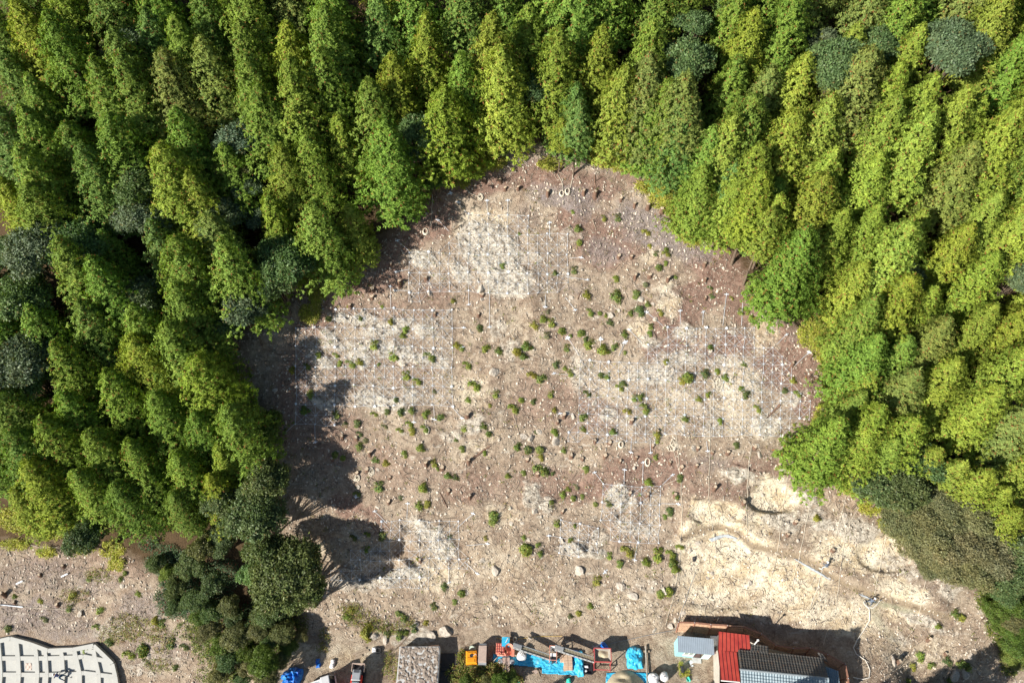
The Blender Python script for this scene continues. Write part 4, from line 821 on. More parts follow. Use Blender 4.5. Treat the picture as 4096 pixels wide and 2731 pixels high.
# ------------------------------------------------------------------ wire rope nets
M['wire'] = simple('galvanised rope', (.66, .70, .74), .6, metal=.0, var=.1, scale=3)
M['plate'] = simple('white bearing plate', (.80, .86, .92), .5, var=.1, scale=3)
M['rope'] = simple('cream fibre rope', (.70, .63, .50), .85, var=.2, scale=6)
M['hose'] = simple('pale hose', (.74, .70, .62), .6, var=.15, scale=4)
def drape(px_, py_, lift=.10, sm=None):
    px_ = np.asarray(px_, float); py_ = np.asarray(py_, float)
    P = unproj(px_, py_, 0.0); z = T(P[:, 0], P[:, 1])
    e = .25; z = np.maximum(z, np.maximum(T(P[:, 0] + e, P[:, 1]) , T(P[:, 0] - e, P[:, 1])) * .5 + z * .5); P[:, 2] = z + lift; return P
def seg_line(p, q, step=22):
    n = max(2, int(math.hypot(q[0]-p[0], q[1]-p[1]) / step) + 1); t = np.linspace(0, 1, n)
    return p[0] + (q[0]-p[0]) * t, p[1] + (q[1]-p[1]) * t
def net(label, ox, oy, nx, ny, dx, dy, poly, skx=0.0, sky=0.0, seed=1, ties=(), dens=1.0):
    r = np.random.RandomState(seed); root = None; nodes_ = {}
    for i in range(nx + 1):
        for j in range(ny + 1):
            nodes_[i, j] = (ox + dx * i + skx * j + r.uniform(-3.5, 3.5), oy + dy * j + sky * i + 3.5 * math.sin(i * .6 + j) + r.uniform(-3.5, 3.5))
    ks = list(nodes_); A_ = np.array([nodes_[k] for k in ks]); ins = dict(zip(ks, inside(A_[:, 0], A_[:, 1], poly)))
    P = dict(zip(ks, drape(A_[:, 0], A_[:, 1], .12)))
    ins = {k: bool(v) for k, v in ins.items()}
    used = [k for k in ks if ins[k]]; c = np.mean([P[k] for k in used], 0); root = empty('rope_net', tuple(c), 0, label, 'rope net', 'rope nets pinned over the slope')
    def chain(seq, rad, name):
        runs = []; cur = []
        for k in seq:
            if ins.get(k): cur.append(k)
            else:
                if len(cur) > 1: runs.append(cur)
                cur = []
        if len(cur) > 1: runs.append(cur)
        return runs
    def rope(run, rad, name, mat='wire'):
        xs = []; ys = []
        for a, b in zip(run[:-1], run[1:]):
            X, Y = seg_line(nodes_[a], nodes_[b], 13); xs += list(X[:-1]); ys += list(Y[:-1])
        xs.append(nodes_[run[-1]][0]); ys.append(nodes_[run[-1]][1])
        Q = drape(xs, ys, .09) - c; MB().tube(Q, rad, 4, caps=False).build(name, M[mat], root)
    for i in range(nx + 1):
        for run in chain([(i, j) for j in range(ny + 1)], 0, 0): rope(run, .015 if i % 2 == 0 else .012, 'vertical_rope')
    for j in range(ny + 1):
        for run in chain([(i, j) for i in range(nx + 1)], 0, 0): rope(run, .015 if j % 2 == 0 else .012, 'cross_rope')
    for d0 in range(-ny, nx + 1):
        for run in chain([(d0 + j, j) for j in range(ny + 1)], 0, 0):
            if r.rand() < dens: rope(run, .011, 'diagonal_rope')
    for d0 in range(0, nx + ny + 1):
        for run in chain([(d0 - j, j) for j in range(ny + 1)], 0, 0):
            if r.rand() < dens: rope(run, .011, 'diagonal_rope')
    pm = MB().box((0, 0, 0), (.26, .26, .04), .785).lathe([(.05, 0), (.04, .09)], n=8).mesh('anchor_plate', M['plate'])
    main = [k for k in used if k[0] % 2 == 0 and k[1] % 2 == 0]
    for k in main[:98]:
        o = link('anchor_plate', pm, root, None, tuple(P[k] - c + np.array((0, 0, .03)))); o.rotation_euler = (TILT, 0, r.uniform(-.6, .6)); s = .85 if r.rand() < .3 else .5; o.scale = (s, s, s)
    m = MB()
    for k in used:
        if k not in main: m.box(P[k] - c, (.06, .06, .04), r.uniform(0, 1.5), M=Matrix.Rotation(TILT, 3, 'X'))
    if m.n: o = m.build('cross_clips', M['plate'], root); o['kind'] = 'stuff'
    for (p, q) in ties:
        X, Y = seg_line(p, q, 12); Q = drape(X, Y, .10) - c; MB().tube(Q, .02, 4).build('tie_rope', M['wire'], root)
        e = Q[-1]; o = MB().box((0, 0, 0), (.46, .07, .04)).box((0, 0, .012), (.07, .26, .04)).build('cross_anchor', M['plate'], root, tuple(e)); o.rotation_euler = (TILT, 0, r.uniform(-.5, .5))
    return root
net('upper rope net over the pale rock face near the top', 1638, 862, 16, 10, 39.4, 38.5, [(1780,940),(1860,930),(1860,850),(2125,850),(2125,930),(2300,940),(2295,1030),(2260,1190),(2050,1180),(1780,1170),(1620,1250),(1620,990),(1780,1000)], 0, .3, 1,
    [((1872,862),(1832,812)),((1950,864),(1948,805)),((2032,866),(2031,805)),((1795,928),(1752,882)),((1637,1007),(1590,965)),((2278,1035),(2325,1033)),((2262,1110),(2350,1122)),((2182,1180),(2180,1230)),((2262,1192),(2300,1242)),((2198,955),(2198,893)),((1875,1165),(1875,1220)),((1637,1080),(1585,1090)),((1644,1165),(1580,1164)),((1958,1165),(1958,1310))])
net('wide left rope net with white anchor plates', 1185, 1237, 16, 12, 39.0, 38.6, [(1325,1220),(1820,1215),(1825,1640),(1360,1640),(1365,1715),(1170,1715),(1170,1300),(1325,1300)], 0, .2, 2,
    [((1564,1236),(1562,1148)),((1253,1320),(1258,1270)),((1805,1625),(1848,1675)),((1656,1625),(1656,1690)),((1735,1625),(1738,1680)),((1260,1700),(1262,1770)),((1805,1314),(1855,1313)),((1807,1392),(1850,1392)),((1177,1700),(1140,1735))])
net('largest rope net across the right half of the slope', 2287, 1302, 25, 13, 38.4, 35.8, [(2640,1290),(3050,1290),(3050,1370),(3120,1360),(3130,1440),(3200,1450),(3200,1560),(3260,1610),(3260,1700),(3175,1700),(3175,1775),(2270,1775),(2300,1410),(2560,1420),(2560,1360),(2640,1360)], -1.1, .8, 3,
    [((2315,1424),(2270,1350)),((2305,1505),(2215,1495)),((2295,1660),(2240,1655)),((2720,1300),(2720,1245)),((2810,1302),(2812,1250)),((2890,1305),(2905,1180)),((2965,1305),(2972,1185)),((2565,1372),(2515,1320)),((2650,1305),(2585,1250)),((3105,1380),(3145,1340)),((3180,1462),(3235,1410)),((3255,1505),(3300,1510)),((3250,1695),(3275,1725)),((2525,1755),(2523,1810)),((2600,1760),(2602,1812)),((2825,1765),(2830,1805)),((2475,1424),(2500,1370)),((2400,1424),(2402,1360))])
net('small rope net above the centre of the work yard', 2409, 1937, 6, 7, 38.8, 37.2, [(2400,1925),(2655,1925),(2650,2180),(2440,2175),(2440,2110),(2400,2110)], -1.5, 2, 4,
    [((2415,1938),(2378,1890)),((2495,1943),(2498,1880)),((2570,1935),(2572,1850)),((2645,1943),(2690,1900)),((2642,2015),(2712,2017)),((2550,2165),(2538,2240))])
net('little sagging rope net left of the small one', 2245, 2078, 4, 4, 37.0, 35.0, [(2235,2068),(2410,2090),(2400,2235),(2225,2225)], -2, 8, 5, [((2245,2150),(2195,2143))])
net('lower rope net over the broken dark crag', 1290, 2092, 15, 7, 39.0, 38.0, [(1510,2070),(1640,2060),(1870,2080),(1880,2290),(1730,2300),(1730,2360),(1480,2400),(1480,2330),(1290,2360),(1290,2280),(1400,2260),(1390,2180),(1510,2170)], -.5, -.6, 6,
    [((1548,2094),(1500,2045)),((1628,2076),(1631,2015)),((1865,2183),(1950,2175)),((1860,2250),(1910,2295)),((1795,2263),(1796,2330)),((1830,2110),(1892,2055))], .8)
# single anchors and short wires
for (a, b, w, lb) in ((1802,773,0,'lone cross anchor beside the upper left forest'),(2272,1352,1,'white anchor board left of the right net'),(2402,1355,1,'white anchor plate above the right net corner'),(3235,1408,1,'white board beside a stump at the right edge'),(2500,1368,1,'white tag on the slope above the right net'),(1425,1985,1,'white cross anchor below left forest shadow'),(2420,2285,1,'pale blue board below the small net'),(1258,2255,0,'blue-grey anchor plate in the lower left shadow'),(3390,1560,1,'white board nailed near right forest')):
    P = ground(a, b); o = MB().box((0, 0, .05), (.62, .12, .03), .3 * w).box((0, 0, .07), (.12, .40, .03), .3 * w).build('cross_anchor', M['plate'], None, P); o.rotation_euler = (TILT, 0, rng.uniform(-.7, .7)); tag(o, lb, 'anchor', 'loose anchors on the slope')
# ------------------------------------------------------------------ rope coils
def coil(px_, py_, R_, n, label, seed, flat=1.0, messy=0):
    r = np.random.RandomState(seed); c = ground(px_, py_); P = []
    N_ = 26 * n
    for i in range(N_):
        a = 2 * PI * i / 26; q = R_ * (1 - .38 * r.rand() * (.3 + messy)) * (1 - .25 * (i / N_)); x = q * math.cos(a) + messy * .22 * math.sin(a * .37 + seed); y = q * math.sin(a) * flat + messy * .2 * math.cos(a * .23)
        P.append((x, y, .06 + .05 * (i / N_) * n * .5 + .03 * r.rand() + y * .78))
    o = MB().tube(P, .036, 5).build('rope_coil', M['rope'], None, c, True); return tag(o, label, 'rope coil', 'rope coils left on the slope')
for i, (a, b, r_, n, l, f, ms) in enumerate([(1702,930,.30,6,'round cream rope coil beside the upper left forest',1,0),(1922,792,.26,5,'cream rope bundle above the upper net',1.1,.3),(2247,778,.28,5,'open cream coil, left one of the touching pair',1,0),(2270,770,.30,6,'full cream coil, right one of the touching pair',1,0),(2655,836,.33,5,'cream rope coil beside the right forest stump',1,0),
    (1708,1723,.28,4,'oval rope coil below the left net',1.3,0),(1486,1888,.30,5,'tangled rope coil by the left stumps, right one',1.2,.4),(1430,1912,.24,5,'small rope coil by the left stumps, left one',1.2,.3),(2484,1780,.28,5,'round rope coil just below the right net',1.1,0),(2590,1850,.30,5,'rope coil beside a small shrub under the right net',1.3,0),
    (1250,1248,.24,5,'rope coil near the yellow-green saplings at left',1.2,.2),(1133,1240,.26,4,'dim rope coil in the left forest shadow',1,.1),(2690,1785,.42,4,'loose tangled rope under the right net edge',1,1),(2870,1540,.46,5,'pale tangled rope lying inside the right net',1.3,1),(2060,2557,.22,5,'grey wire coil above the yard',1,.1)]):
    coil(a, b, r_, n, l, i, f, ms)
# ------------------------------------------------------------------ hanging lines and hoses
LINES = [([(2700,1715),(2722,1910),(2728,2050),(2718,2250),(2690,2400),(2660,2505)],.022,'rope','long lifeline rope leftmost beside the excavation'),([(2843,1560),(2836,1900),(2832,2020),(2845,2080),(2865,2215)],.022,'rope','lifeline rope second from left at the excavation'),
 ([(3005,1780),(2992,1880),(2985,2030),(2988,2160)],.022,'rope','lifeline rope third from left at the excavation'),([(3160,1850),(3140,1970),(3110,2200),(3070,2380)],.022,'rope','lifeline rope fourth from left at the excavation'),([(3282,1840),(3240,2010),(3200,2210),(3165,2350)],.024,'rope','lifeline rope from the white post at right forest'),
 ([(3397,1935),(3350,2110),(3320,2220),(3312,2250)],.024,'rope','lifeline rope holding the upper worker'),([(3470,1980),(3385,2105),(3360,2280),(3342,2440)],.022,'rope','lifeline rope right of the upper worker'),([(3562,2040),(3535,2180),(3508,2320),(3490,2396)],.026,'rope','lifeline rope holding the lower worker'),
 ([(3730,2200),(3705,2300),(3685,2400),(3672,2480),(3640,2535),(3590,2600),(3530,2645),(3505,2690)],.022,'rope','thin lifeline rope rightmost on the bare slope'),([(2248,2530+13),(2150,2545),(2030,2560),(1985,2530+20)],.02,'yellow','yellow cord along the foot of the slope'),
 ([(2230,700),(2250,740),(2252,768)],.03,'rope','rope running down to the left coil of the pair'),([(2290,680),(2288,720),(2280,765)],.03,'rope','rope running down to the right coil of the pair'),([(1822,690),(1850,740),(1880,775),(1915,792)],.03,'rope','curved rope leading to the bundle above the net'),([(1730,780),(1726,880),(1715,920)],.025,'rope','rope from the forest to the round coil'),
 ([(2660,690),(2655,760),(2640,830)],.024,'rope','rope from the trunk to the coil at right'),([(2780,2290),(2700,2700-180),(2640,2530),(2500,2560),(2410,2580)],.02,'wiregrey','grey cable crossing the foot of the slope'),([(3475,2435),(3476,2480),(3455,2520),(3425,2560),(3413,2590),(3425,2615),(3460,2640),(3478,2680),(3475,2710),(3450,2716),(3410,2708)],.05,'hose','thick pale hose looping down from the lower worker'),
 ([(0,2192),(50,2190),(110,2175),(160,2190),(230,2190)],.02,'rope','pale rope below the lower left forest'),([(2800,1365),(2798,1310)],.02,'rope','short rope above the right net'),([(3320,2250),(3290,2270),(3270,2350),(3240,2430)],.02,'hose','thin hose hanging from the upper worker'),([(2690,1795),(2710,1860),(2722,1912),(2645,1945)],.02,'rope','slack rope from the tangle to the small net'),
 ([(0,2418),(95,2428)],.06,'plate','white pipe lying at the left frame edge'),([(95,2428),(300,2440),(390,2430)],.02,'rope','rope running on from the white pipe'),([(3370,2470),(3310,2520),(3290,2580)],.02,'rope','thin slack rope on the tan slope'),([(2830,2400),(2815,2440),(2830,2490)],.018,'rope','pale loose cord above the wooden fence')]
M['yellow'] = simple('yellow cord', (.75, .52, .14), .7, var=.1); M['wiregrey'] = simple('grey cable', (.36, .37, .38), .6, var=.1)
for (pts_, r_, mt, lb) in LINES:
    xs, ys = [], []
    for p, q in zip(pts_[:-1], pts_[1:]):
        X, Y = seg_line(p, q, 16); xs += list(X[:-1]); ys += list(Y[:-1])
    xs.append(pts_[-1][0]); ys.append(pts_[-1][1]); xs = np.array(xs) + 1.3 * np.sin(np.arange(len(xs)) * 1.1)
    Q = drape(xs, ys, r_ + .05); c = Q[0].copy(); o = MB().tube(Q - c, r_, 5).build('hose' if 'hose' in lb else ('cable' if 'cable' in lb else ('pipe' if 'pipe' in lb else 'rope')), M[mt], None, tuple(c), True)
    tag(o, lb, 'hose' if 'hose' in lb else 'rope', 'lines and hoses on the slope')
# white marker sticks
for (a, b, lb) in ((80,2327,'white board on the lower left slope, left one'),(260,2298,'white board on the lower left slope, right one'),(3346,1870,'white post at the right forest edge')):
    P = ground(a, b); o = MB().box((0, 0, .1), (.75, .14, .06), .45).build('marker_board', M['plate'], None, P, bevel=.01); o.rotation_euler = (TILT, 0, 0); tag(o, lb, 'board')
# ------------------------------------------------------------------ work yard and buildings
def mm(n, c, r=.6, **k): M[n] = simple(n, c, r, **k); return M[n]
mm('orange plastic', (.90, .36, .02), .4, var=.15); mm('beige paint', (.55, .42, .35), .55, var=.15, dirt=(.35, .26, .2)); mm('dark metal', (.05, .05, .055), .5, var=.3)
mm('coral paint', (.80, .30, .20), .5, var=.2, dirt=(.55, .35, .28)); mm('grey metal', (.42, .44, .46), .5, metal=.2, var=.2); mm('belt', (.36, .33, .22), .8, var=.4, scale=8); mm('aluminium', (.62, .62, .60), .4, metal=.4, var=.15)
mm('white paint', (.80, .80, .79), .5, var=.08); mm('white sack', (.82, .81, .80), .7, var=.1, bump=.3); mm('red paint', (.55, .10, .10), .5, var=.25, dirt=(.35, .14, .12)); mm('sand', (.58, .50, .34), .95, var=.25, scale=2, bump=.5)
mm('carton', (.66, .48, .34), .8, var=.2, scale=4); mm('timber', (.42, .33, .24), .85, var=.35, scale=6, bump=.3); mm('grey timber', (.36, .33, .28), .85, var=.35, scale=6)
mm('green sheet', (.42, .50, .42), .7, var=.2); mm('teal cloth', (.05, .55, .42), .6, var=.2); mm('concrete', (.62, .62, .60), .85, var=.12, scale=1.2, bump=.25, dirt=(.48, .47, .43)); mm('rubble top', (.40, .33, .27), .95, var=.5, scale=5, bump=.9, dirt=(.24, .18, .13))
mm('black plastic', (.03, .03, .035), .45); mm('rubber', (.03, .03, .03), .8); mm('glass dark', (.02, .025, .03), .08, spec=.8, var=.05); mm('brown cover', (.20, .13, .12), .7); mm('gold', (.62, .42, .12), .4, metal=.3)
mm('shed wall', (.34, .66, .70), .55, var=.08, dirt=(.45, .62, .62)); mm('shed roof', (.30, .36, .42), .6, var=.12, scale=1.5); mm('wall plaster', (.55, .50, .43), .85, var=.15); mm('blue drum', (.04, .14, .38), .5)
def tarp_mat(n, c, c2):
    m, t, b = nodes(n); co = N(t, 'ShaderNodeTexCoord').outputs['Object']
    nn = noise(t, co, 2.2, 5, .65, .8); cc = mixc(t, ramp(t, nn, [(.4, 0.0), (.66, 1.0)]), c, c2)
    d = noise(t, co, 1.1, 4, .6); cc = mixc(t, ramp(t, d, [(.60, 0.0), (.72, .35)]), cc, (.55, .53, .45))
    t.links.new(cc, b.inputs['Base Color']); b.inputs['Roughness'].default_value = .38; b.inputs['Specular IOR Level'].default_value = .5
    bp = N(t, 'ShaderNodeBump'); bp.inputs['Strength'].default_value = .5; bp.inputs['Distance'].default_value = .08; t.links.new(noise(t, co, 4.5, 4, .5, 1.2), bp.inputs['Height']); t.links.new(bp.outputs[0], b.inputs['Normal'])
    M[n] = m
tarp_mat('blue tarp', (.03, .44, .72), (.10, .60, .85)); tarp_mat('deep blue tarp', (.01, .10, .55), (.02, .30, .75))
def yd(px_, py_, h=0.0):
    """point h metres above the yard seen at a photo pixel"""
    z = ZB; d = rays([px_], [py_])[0]; t = (ZB + h - CAM[2]) / d[2]; p = CAM + d * t; return Vector(p)
def gz(x, y): return T1(x, y)
def at_top(px_, py_, h):
    P = unproj([px_], [py_], h)[0]; return Vector((P[0], P[1], T1(P[0], P[1])))
def thing(name, px_, py_, h, rz, lb, cat, group=None):
    """Empty on the ground under the point whose top (h above ground) shows at the pixel"""
    P = at_top(px_, py_, h); return empty(name, P, rz, lb, cat, group)
# --- orange tank
t = thing('water_tank', 1885, 2626, .8, .05, 'orange-yellow plastic water tank with a round dark hatch', 'tank')
m = MB(); prof = [(1.0, 0), (1.06, .1), (1.06, .62), (.96, .78), (.80, .82)]
for (q0, z0), (q1, z1) in zip(prof[:-1], prof[1:]):
    V = [(sx * .52 * q, sy * .60 * q, z) for q, z in ((q0, z0), (q1, z1)) for sx, sy in ((-1, -1), (1, -1), (1, 1), (-1, 1))]
    m.add(V, [(0, 1, 5, 4), (1, 2, 6, 5), (2, 3, 7, 6), (3, 0, 4, 7)])
m.add([(sx * .52 * .8, sy * .6 * .8, .82) for sx, sy in ((-1, -1), (1, -1), (1, 1), (-1, 1))], [(0, 1, 2, 3)]); m.box((0, -.1, .84), (.86, .07, .06)).box((0, -.34, .83), (.6, .3, .05)).box((0, .38, .84), (.7, .06, .05))
m.build('body', M['orange plastic'], t); MB().lathe([(.17, .80), (.17, .87), (.13, .88), (.12, .85)], (.02, .12, 0), 18).build('hatch', M['dark metal'], t); MB().tube([(.2, .1, .86), (.45, .25, .9), (.6, .1, .5)], .025, 6).build('inlet_hose', M['hose'], t)
def crumple(px_, py_, sx, sy, h, mat, lb, seed, name='tarpaulin', base=.0, rz=0.0, amp=.5, cat='tarpaulin', group='blue tarpaulins about the yard'):
    r = np.random.RandomState(seed); c = at_top(px_, py_, h * .4); o_ = r.rand() * 50
    n = 40; V = []; F = []
    for j in range(n + 1):
        for i in range(n + 1):
            u, v = i / n * 2 - 1, j / n * 2 - 1; x, y = u * sx / 2, v * sy / 2
            e = 1 + .22 * float(perlin(np.array([math.atan2(v, u) * 1.3 + o_]), np.array([seed * 1.7]), 3)[0])
            m_ = max(abs(u), abs(v)); q = math.hypot(u, v); k = m_ / q if q > 0 else 1; k = .5 * k + .5
            x *= e * k; y *= e * k
            V.append((x, y, 1 - m_ ** 3))
    V = np.array(V); nz = fbm(V[:, 0] * 1.5 + o_, V[:, 1] * 1.5, 50, 2); rd = 1 - np.abs(fbm(V[:, 0] * 2.2 + o_, V[:, 1] * 1.6 + o_, 55, 3)) * 2.4
    z = np.clip(V[:, 2], 0, 1) ** .7 * h * (.75 + .5 * nz) + amp * h * .35 * rd * np.clip(V[:, 2] * 3, .12, 1); V[:, 2] = np.maximum(z, .015) + base
    F = [(j*(n+1)+i, j*(n+1)+i+1, (j+1)*(n+1)+i+1, (j+1)*(n+1)+i) for j in range(n) for i in range(n)]
    gx = c.x + V[:, 0]; gy = c.y + V[:, 1]; V[:, 2] += T(gx, gy) - c.z
    me = quick_mesh(name, V, np.array(F), M[mat], False); o = link(name, me, None, None, c); o.rotation_euler = (0, 0, rz); return tag(o, lb, cat, group)
crumple(1890, 2590, .75, .5, .45, 'green sheet', 'crumpled pale green sheet behind the orange tank', 1, 'crumpled_sheet', cat='sheet', group=None)
# --- generator
t = thing('generator', 1930, 2612, 1.15, -.02, 'beige boxy generator with a dark grille at one end', 'generator')
MB().box((0, 0, .62), (.82, 1.55, 1.0)).build('housing', M['beige paint'], t, bevel=.03); MB().box((0, .88, .6), (.80, .20, .9)).build('grille_end', M['dark metal'], t)
m = MB()
for i in range(6): m.box((-.3 + .12 * i, .88, 1.06), (.05, .18, .03))
m.build('grille', M['grey metal'], t); MB().box((0, -.86, .45), (.80, .18, .72)).box((0, -.95, .2), (.6, .1, .3)).build('end_panel', M['grey metal'], t); MB().box((0, 0, .06), (.9, 1.9, .12)).build('skid', M['dark metal'], t)
# --- coral pump machine
t = thing('mortar_pump', 2010, 2605, .9, -.03, 'coral pink mortar pump with funnel, valves and a blue side panel', 'machine')
MB().box((-.25, .35, .45), (.85, 1.0, .75)).build('hopper_box', M['coral paint'], t, bevel=.02)
m = MB()
for i in range(4): m.box((-.58 + .22 * i, .35, .85), (.03, .98, .03))
for i in range(4): m.box((-.25, .0 + .25 * i, .85), (.84, .03, .03))
m.build('grating', M['red paint'], t)
MB().lathe([(.10, .45), (.20, .75), (.40, 1.05), (.42, 1.10), (.38, 1.08), (.16, .7)], (.65, .35, 0), 20).build('funnel', M['coral paint'], t)
MB().lathe([(.22, .1), (.22, .6), (.1, .65)], (.65, .05, 0), 16).box((1.05, .1, .5), (.30, .75, .55)).tube([(-.5, -.25, .6), (0, -.3, .75), (.5, -.2, .65), (.9, -.15, .5)], .09, 8).tube([(-.4, -.1, .8), (-.3, -.35, .9), (-.15, -.15, .95), (-.3, -.05, .85)], .05, 6).tube([(.2, -.1, .9), (.35, -.35, .85), (.6, -.3, .7)], .06, 6).build('pump_body', M['coral paint'], t)
MB().box((.28, .98, .85), (.78, .9, .06)).box((.28, .5, .6), (.78, .05, .5)).build('blue_panel', M['blue tarp'], t); MB().box((.40, 1.1, .91), (.08, .5, .04), -.5).build('panel_bar', M['white paint'], t)
MB().lathe([(.24, 0), (.24, .35), (.2, .38)], (-.18, -.75, 0), 18).build('drum', M['grey metal'], t); MB().lathe([(.24, 0), (.24, .35), (.2, .38)], (1.0, -.80, 0), 18).build('drum', M['grey metal'], t)
MB().box((.42, -1.25, .32), (.72, 1.7, .08), .06).box((.42, -1.2, .16), (.5, 1.4, .25)).build('loading_board', M['beige paint'], t); MB().tube([(.3, -.5, .45), (.4, -1.2, .42), (.42, -1.7, .42)], .025, 6).build('cable', M['rubber'], t)
for k_, dx in enumerate((0, .07, .15)):
    MB().tube([(-.5, -.35, .35), (-.85 - dx, -.7, .2), (-.9 - dx, -1.3, .08), (-.5 - dx, -1.9, .06), (.2, -2.3 - dx, .06)], .035, 6).build('supply_hose', M['rubber'] if k_ else M['hose'], t)
# --- white sack with a red bucket
t = thing('sack', 2087, 2618, .7, 0, 'bright white big sack beside the pink pump', 'sack', 'white bulk sacks in the yard')
def sack_mesh(m, R_, H_, seed):
    r = np.random.RandomState(seed); n = 18; prof = [(0.85, 0), (1.0, .15), (1.05, .5), (.98, .8), (.75, .97), (.35, 1.03), (.05, 1.0)]
    V = []; F = []
    for (q, z) in prof:
        for j in range(n):
            a = 2 * PI * j / n; k_ = 1 + .07 * math.sin(3 * a + seed) + .05 * r.normal(); V.append((R_ * q * k_ * math.cos(a), R_ * q * k_ * math.sin(a), H_ * z * (1 + .05 * r.normal())))
    for i in range(len(prof) - 1):
        for j in range(n): j2 = (j + 1) % n; F.append((i*n+j, i*n+j2, (i+1)*n+j2, (i+1)*n+j))
    F.append(tuple((len(prof)-1)*n + j for j in range(n))); m.add(V, F); return m
sack_mesh(MB(), .48, .75, 3).build('bag', M['white sack'], t, smooth=True); MB().tube([(-.2, 0, .78), (0, .1, .95), (.2, 0, .78)], .03, 5).build('lifting_loop', M['white sack'], t)
t = thing('bucket', 2096, 2598, .5, 0, 'white-rimmed bucket red inside near the conveyor', 'bucket'); MB().lathe([(.26, 0), (.32, .5), (.30, .5), (.24, .06)], (0, 0, 0), 18, cap=False).build('shell', M['white paint'], t); MB().lathe([(.25, .30), (.05, .31)], (0, 0, 0), 18).build('filling', M['coral paint'], t)
# --- conveyors
def conveyor(pa, pb, ha, hb, lb):
    A_ = at_top(pa[0], pa[1], ha) ; B_2 = at_top(pb[0], pb[1], hb); a3 = Vector((A_.x, A_.y, A_.z + ha)); b3 = Vector((B_2.x, B_2.y, B_2.z + hb)); L = (b3 - a3).length
    t = empty('belt_conveyor', A_, 0, lb, 'conveyor', 'belt conveyors in the yard'); d = (b3 - a3).normalized(); q = Vector((1, 0, 0)).rotation_difference(d); Mx = q.to_matrix()
    def loc(x, y, z): return (a3 - A_) + Mx @ Vector((x, y, z))
    def bx(m, c, dd): m.box(tuple(loc(*c)), dd, M=Mx)
    m = MB(); bx(m, (L / 2, 0, 0), (L, .36, .05)); m.build('belt', M['belt'], t)
    m = MB()
    for i in range(int(L / .16)): bx(m, (.08 + .16 * i, 0, .035), (.03, .34, .03))
    m.build('cleats', M['timber'], t)
    for s in (-1, 1):
        m = MB(); bx(m, (L / 2, s * .22, .02), (L, .035, .17)); bx(m, (L / 2, s * .27, -.07), (L, .07, .03)); m.build('side_rail', M['aluminium'], t)
    m = MB()
    for i in range(int(L / .45)): bx(m, (.2 + .45 * i, -.225, .02), (.14, .05, .08))
    m.build('rail_slots', M['dark metal'], t); m = MB(); bx(m, (.35, 0, .12), (.9, .38, .12)); m.build('hood', M['aluminium'], t)
    for f in (.2, .8):
        p = loc(L * f, 0, 0); m = MB()
        for s in (-1, 1): m.tube([tuple(p), (p.x, p.y + s * .35, 0)], .025, 6)
        m.build('trestle', M['dark metal'], t)
conveyor((2055, 2580), (2202, 2628), 1.5, .7, 'grey aluminium belt conveyor leading from the pink pump'); conveyor((2222, 2588), (2378, 2638), 1.3, .9, 'grey aluminium belt conveyor leading to the red hopper')
t = thing('feed_frame', 2213, 2600, 1.2, -.05, 'white and pink steel frame with a white chute between the conveyors', 'frame')
m = MB()
for x in (-.35, .35):
    for y in (-.9, .45): m.box((x, y, .6), (.05, .05, 1.2))
for y in (-.9, .45): m.box((0, y, 1.17), (.7, .05, .05))
for x in (-.35, .35): m.box((x, -.22, 1.17), (.05, 1.35, .05))
m.build('frame', M['coral paint'], t); MB().add([(-.3,.4,1.2),(.3,.4,1.2),(.3,-.1,1.2),(-.3,-.1,1.2),(-.12,.25,.7),(.12,.25,.7),(.12,.05,.7),(-.12,.05,.7)], [(0,1,5,4),(1,2,6,5),(2,3,7,6),(3,0,4,7)]).box((0, -.35, .95), (.6, .3, .06)).build('chute', M['white paint'], t); MB().box((0, -.62, .7), (.45, .3, .5)).lathe([(.13, .2), (.13, .9)], (0, -.9, 0), 12).build('motor', M['dark metal'], t)
# --- blue sheets on the ground
def sheet(poly, mat, lb, seed, lift=.04):
    ct = np.mean(np.array(poly), 0); xs = [p[0] for p in poly]; ys = [p[1] for p in poly]; st = 2.6
    X, Y = np.meshgrid(np.arange(min(xs), max(xs) + st, st), np.arange(min(ys), max(ys) + st, st)); ny, nx = X.shape
    P = unproj(X.ravel(), Y.ravel()); z = T(P[:, 0], P[:, 1]); rd = np.maximum(0, 1 - np.abs(fbm(P[:, 0] * 1.3 + seed, P[:, 1] * 2.6, 57, 2)) * 3.2)
    P[:, 2] = z + lift + .07 * rd; c = P.mean(0); ins = inside(X.ravel(), Y.ravel(), poly); F = []
    for j in range(ny - 1):
        for i in range(nx - 1):
            a = j * nx + i
            if ins[a] and ins[a+1] and ins[a+nx] and ins[a+nx+1]: F.append((a+nx, a+nx+1, a+1, a))
    o = link('ground_sheet', quick_mesh('ground_sheet', P - c, np.array(F), M[mat], True), None, None, tuple(c)); mo = o.modifiers.new('s', 'SOLIDIFY'); mo.thickness = .012; return tag(o, lb, 'tarpaulin', 'blue tarpaulins about the yard')
sheet([(1972,2612),(2020,2620),(2060,2625),(2110,2600),(2180,2622),(2228,2640),(2222,2668),(2170,2672),(2100,2664),(2000,2658),(1968,2652)], 'blue tarp', 'bright blue tarpaulin spread under the pink pump', 3)
sheet([(2168,2640),(2225,2630),(2300,2640),(2318,2702),(2240,2698),(2168,2694)], 'blue tarp', 'bright blue tarpaulin spread under the carton stack', 9, .06)
sheet([(2424,2690),(2600,2690),(2592,2800),(2418,2800)], 'blue tarp', 'blue sheet under the sand heap', 12)
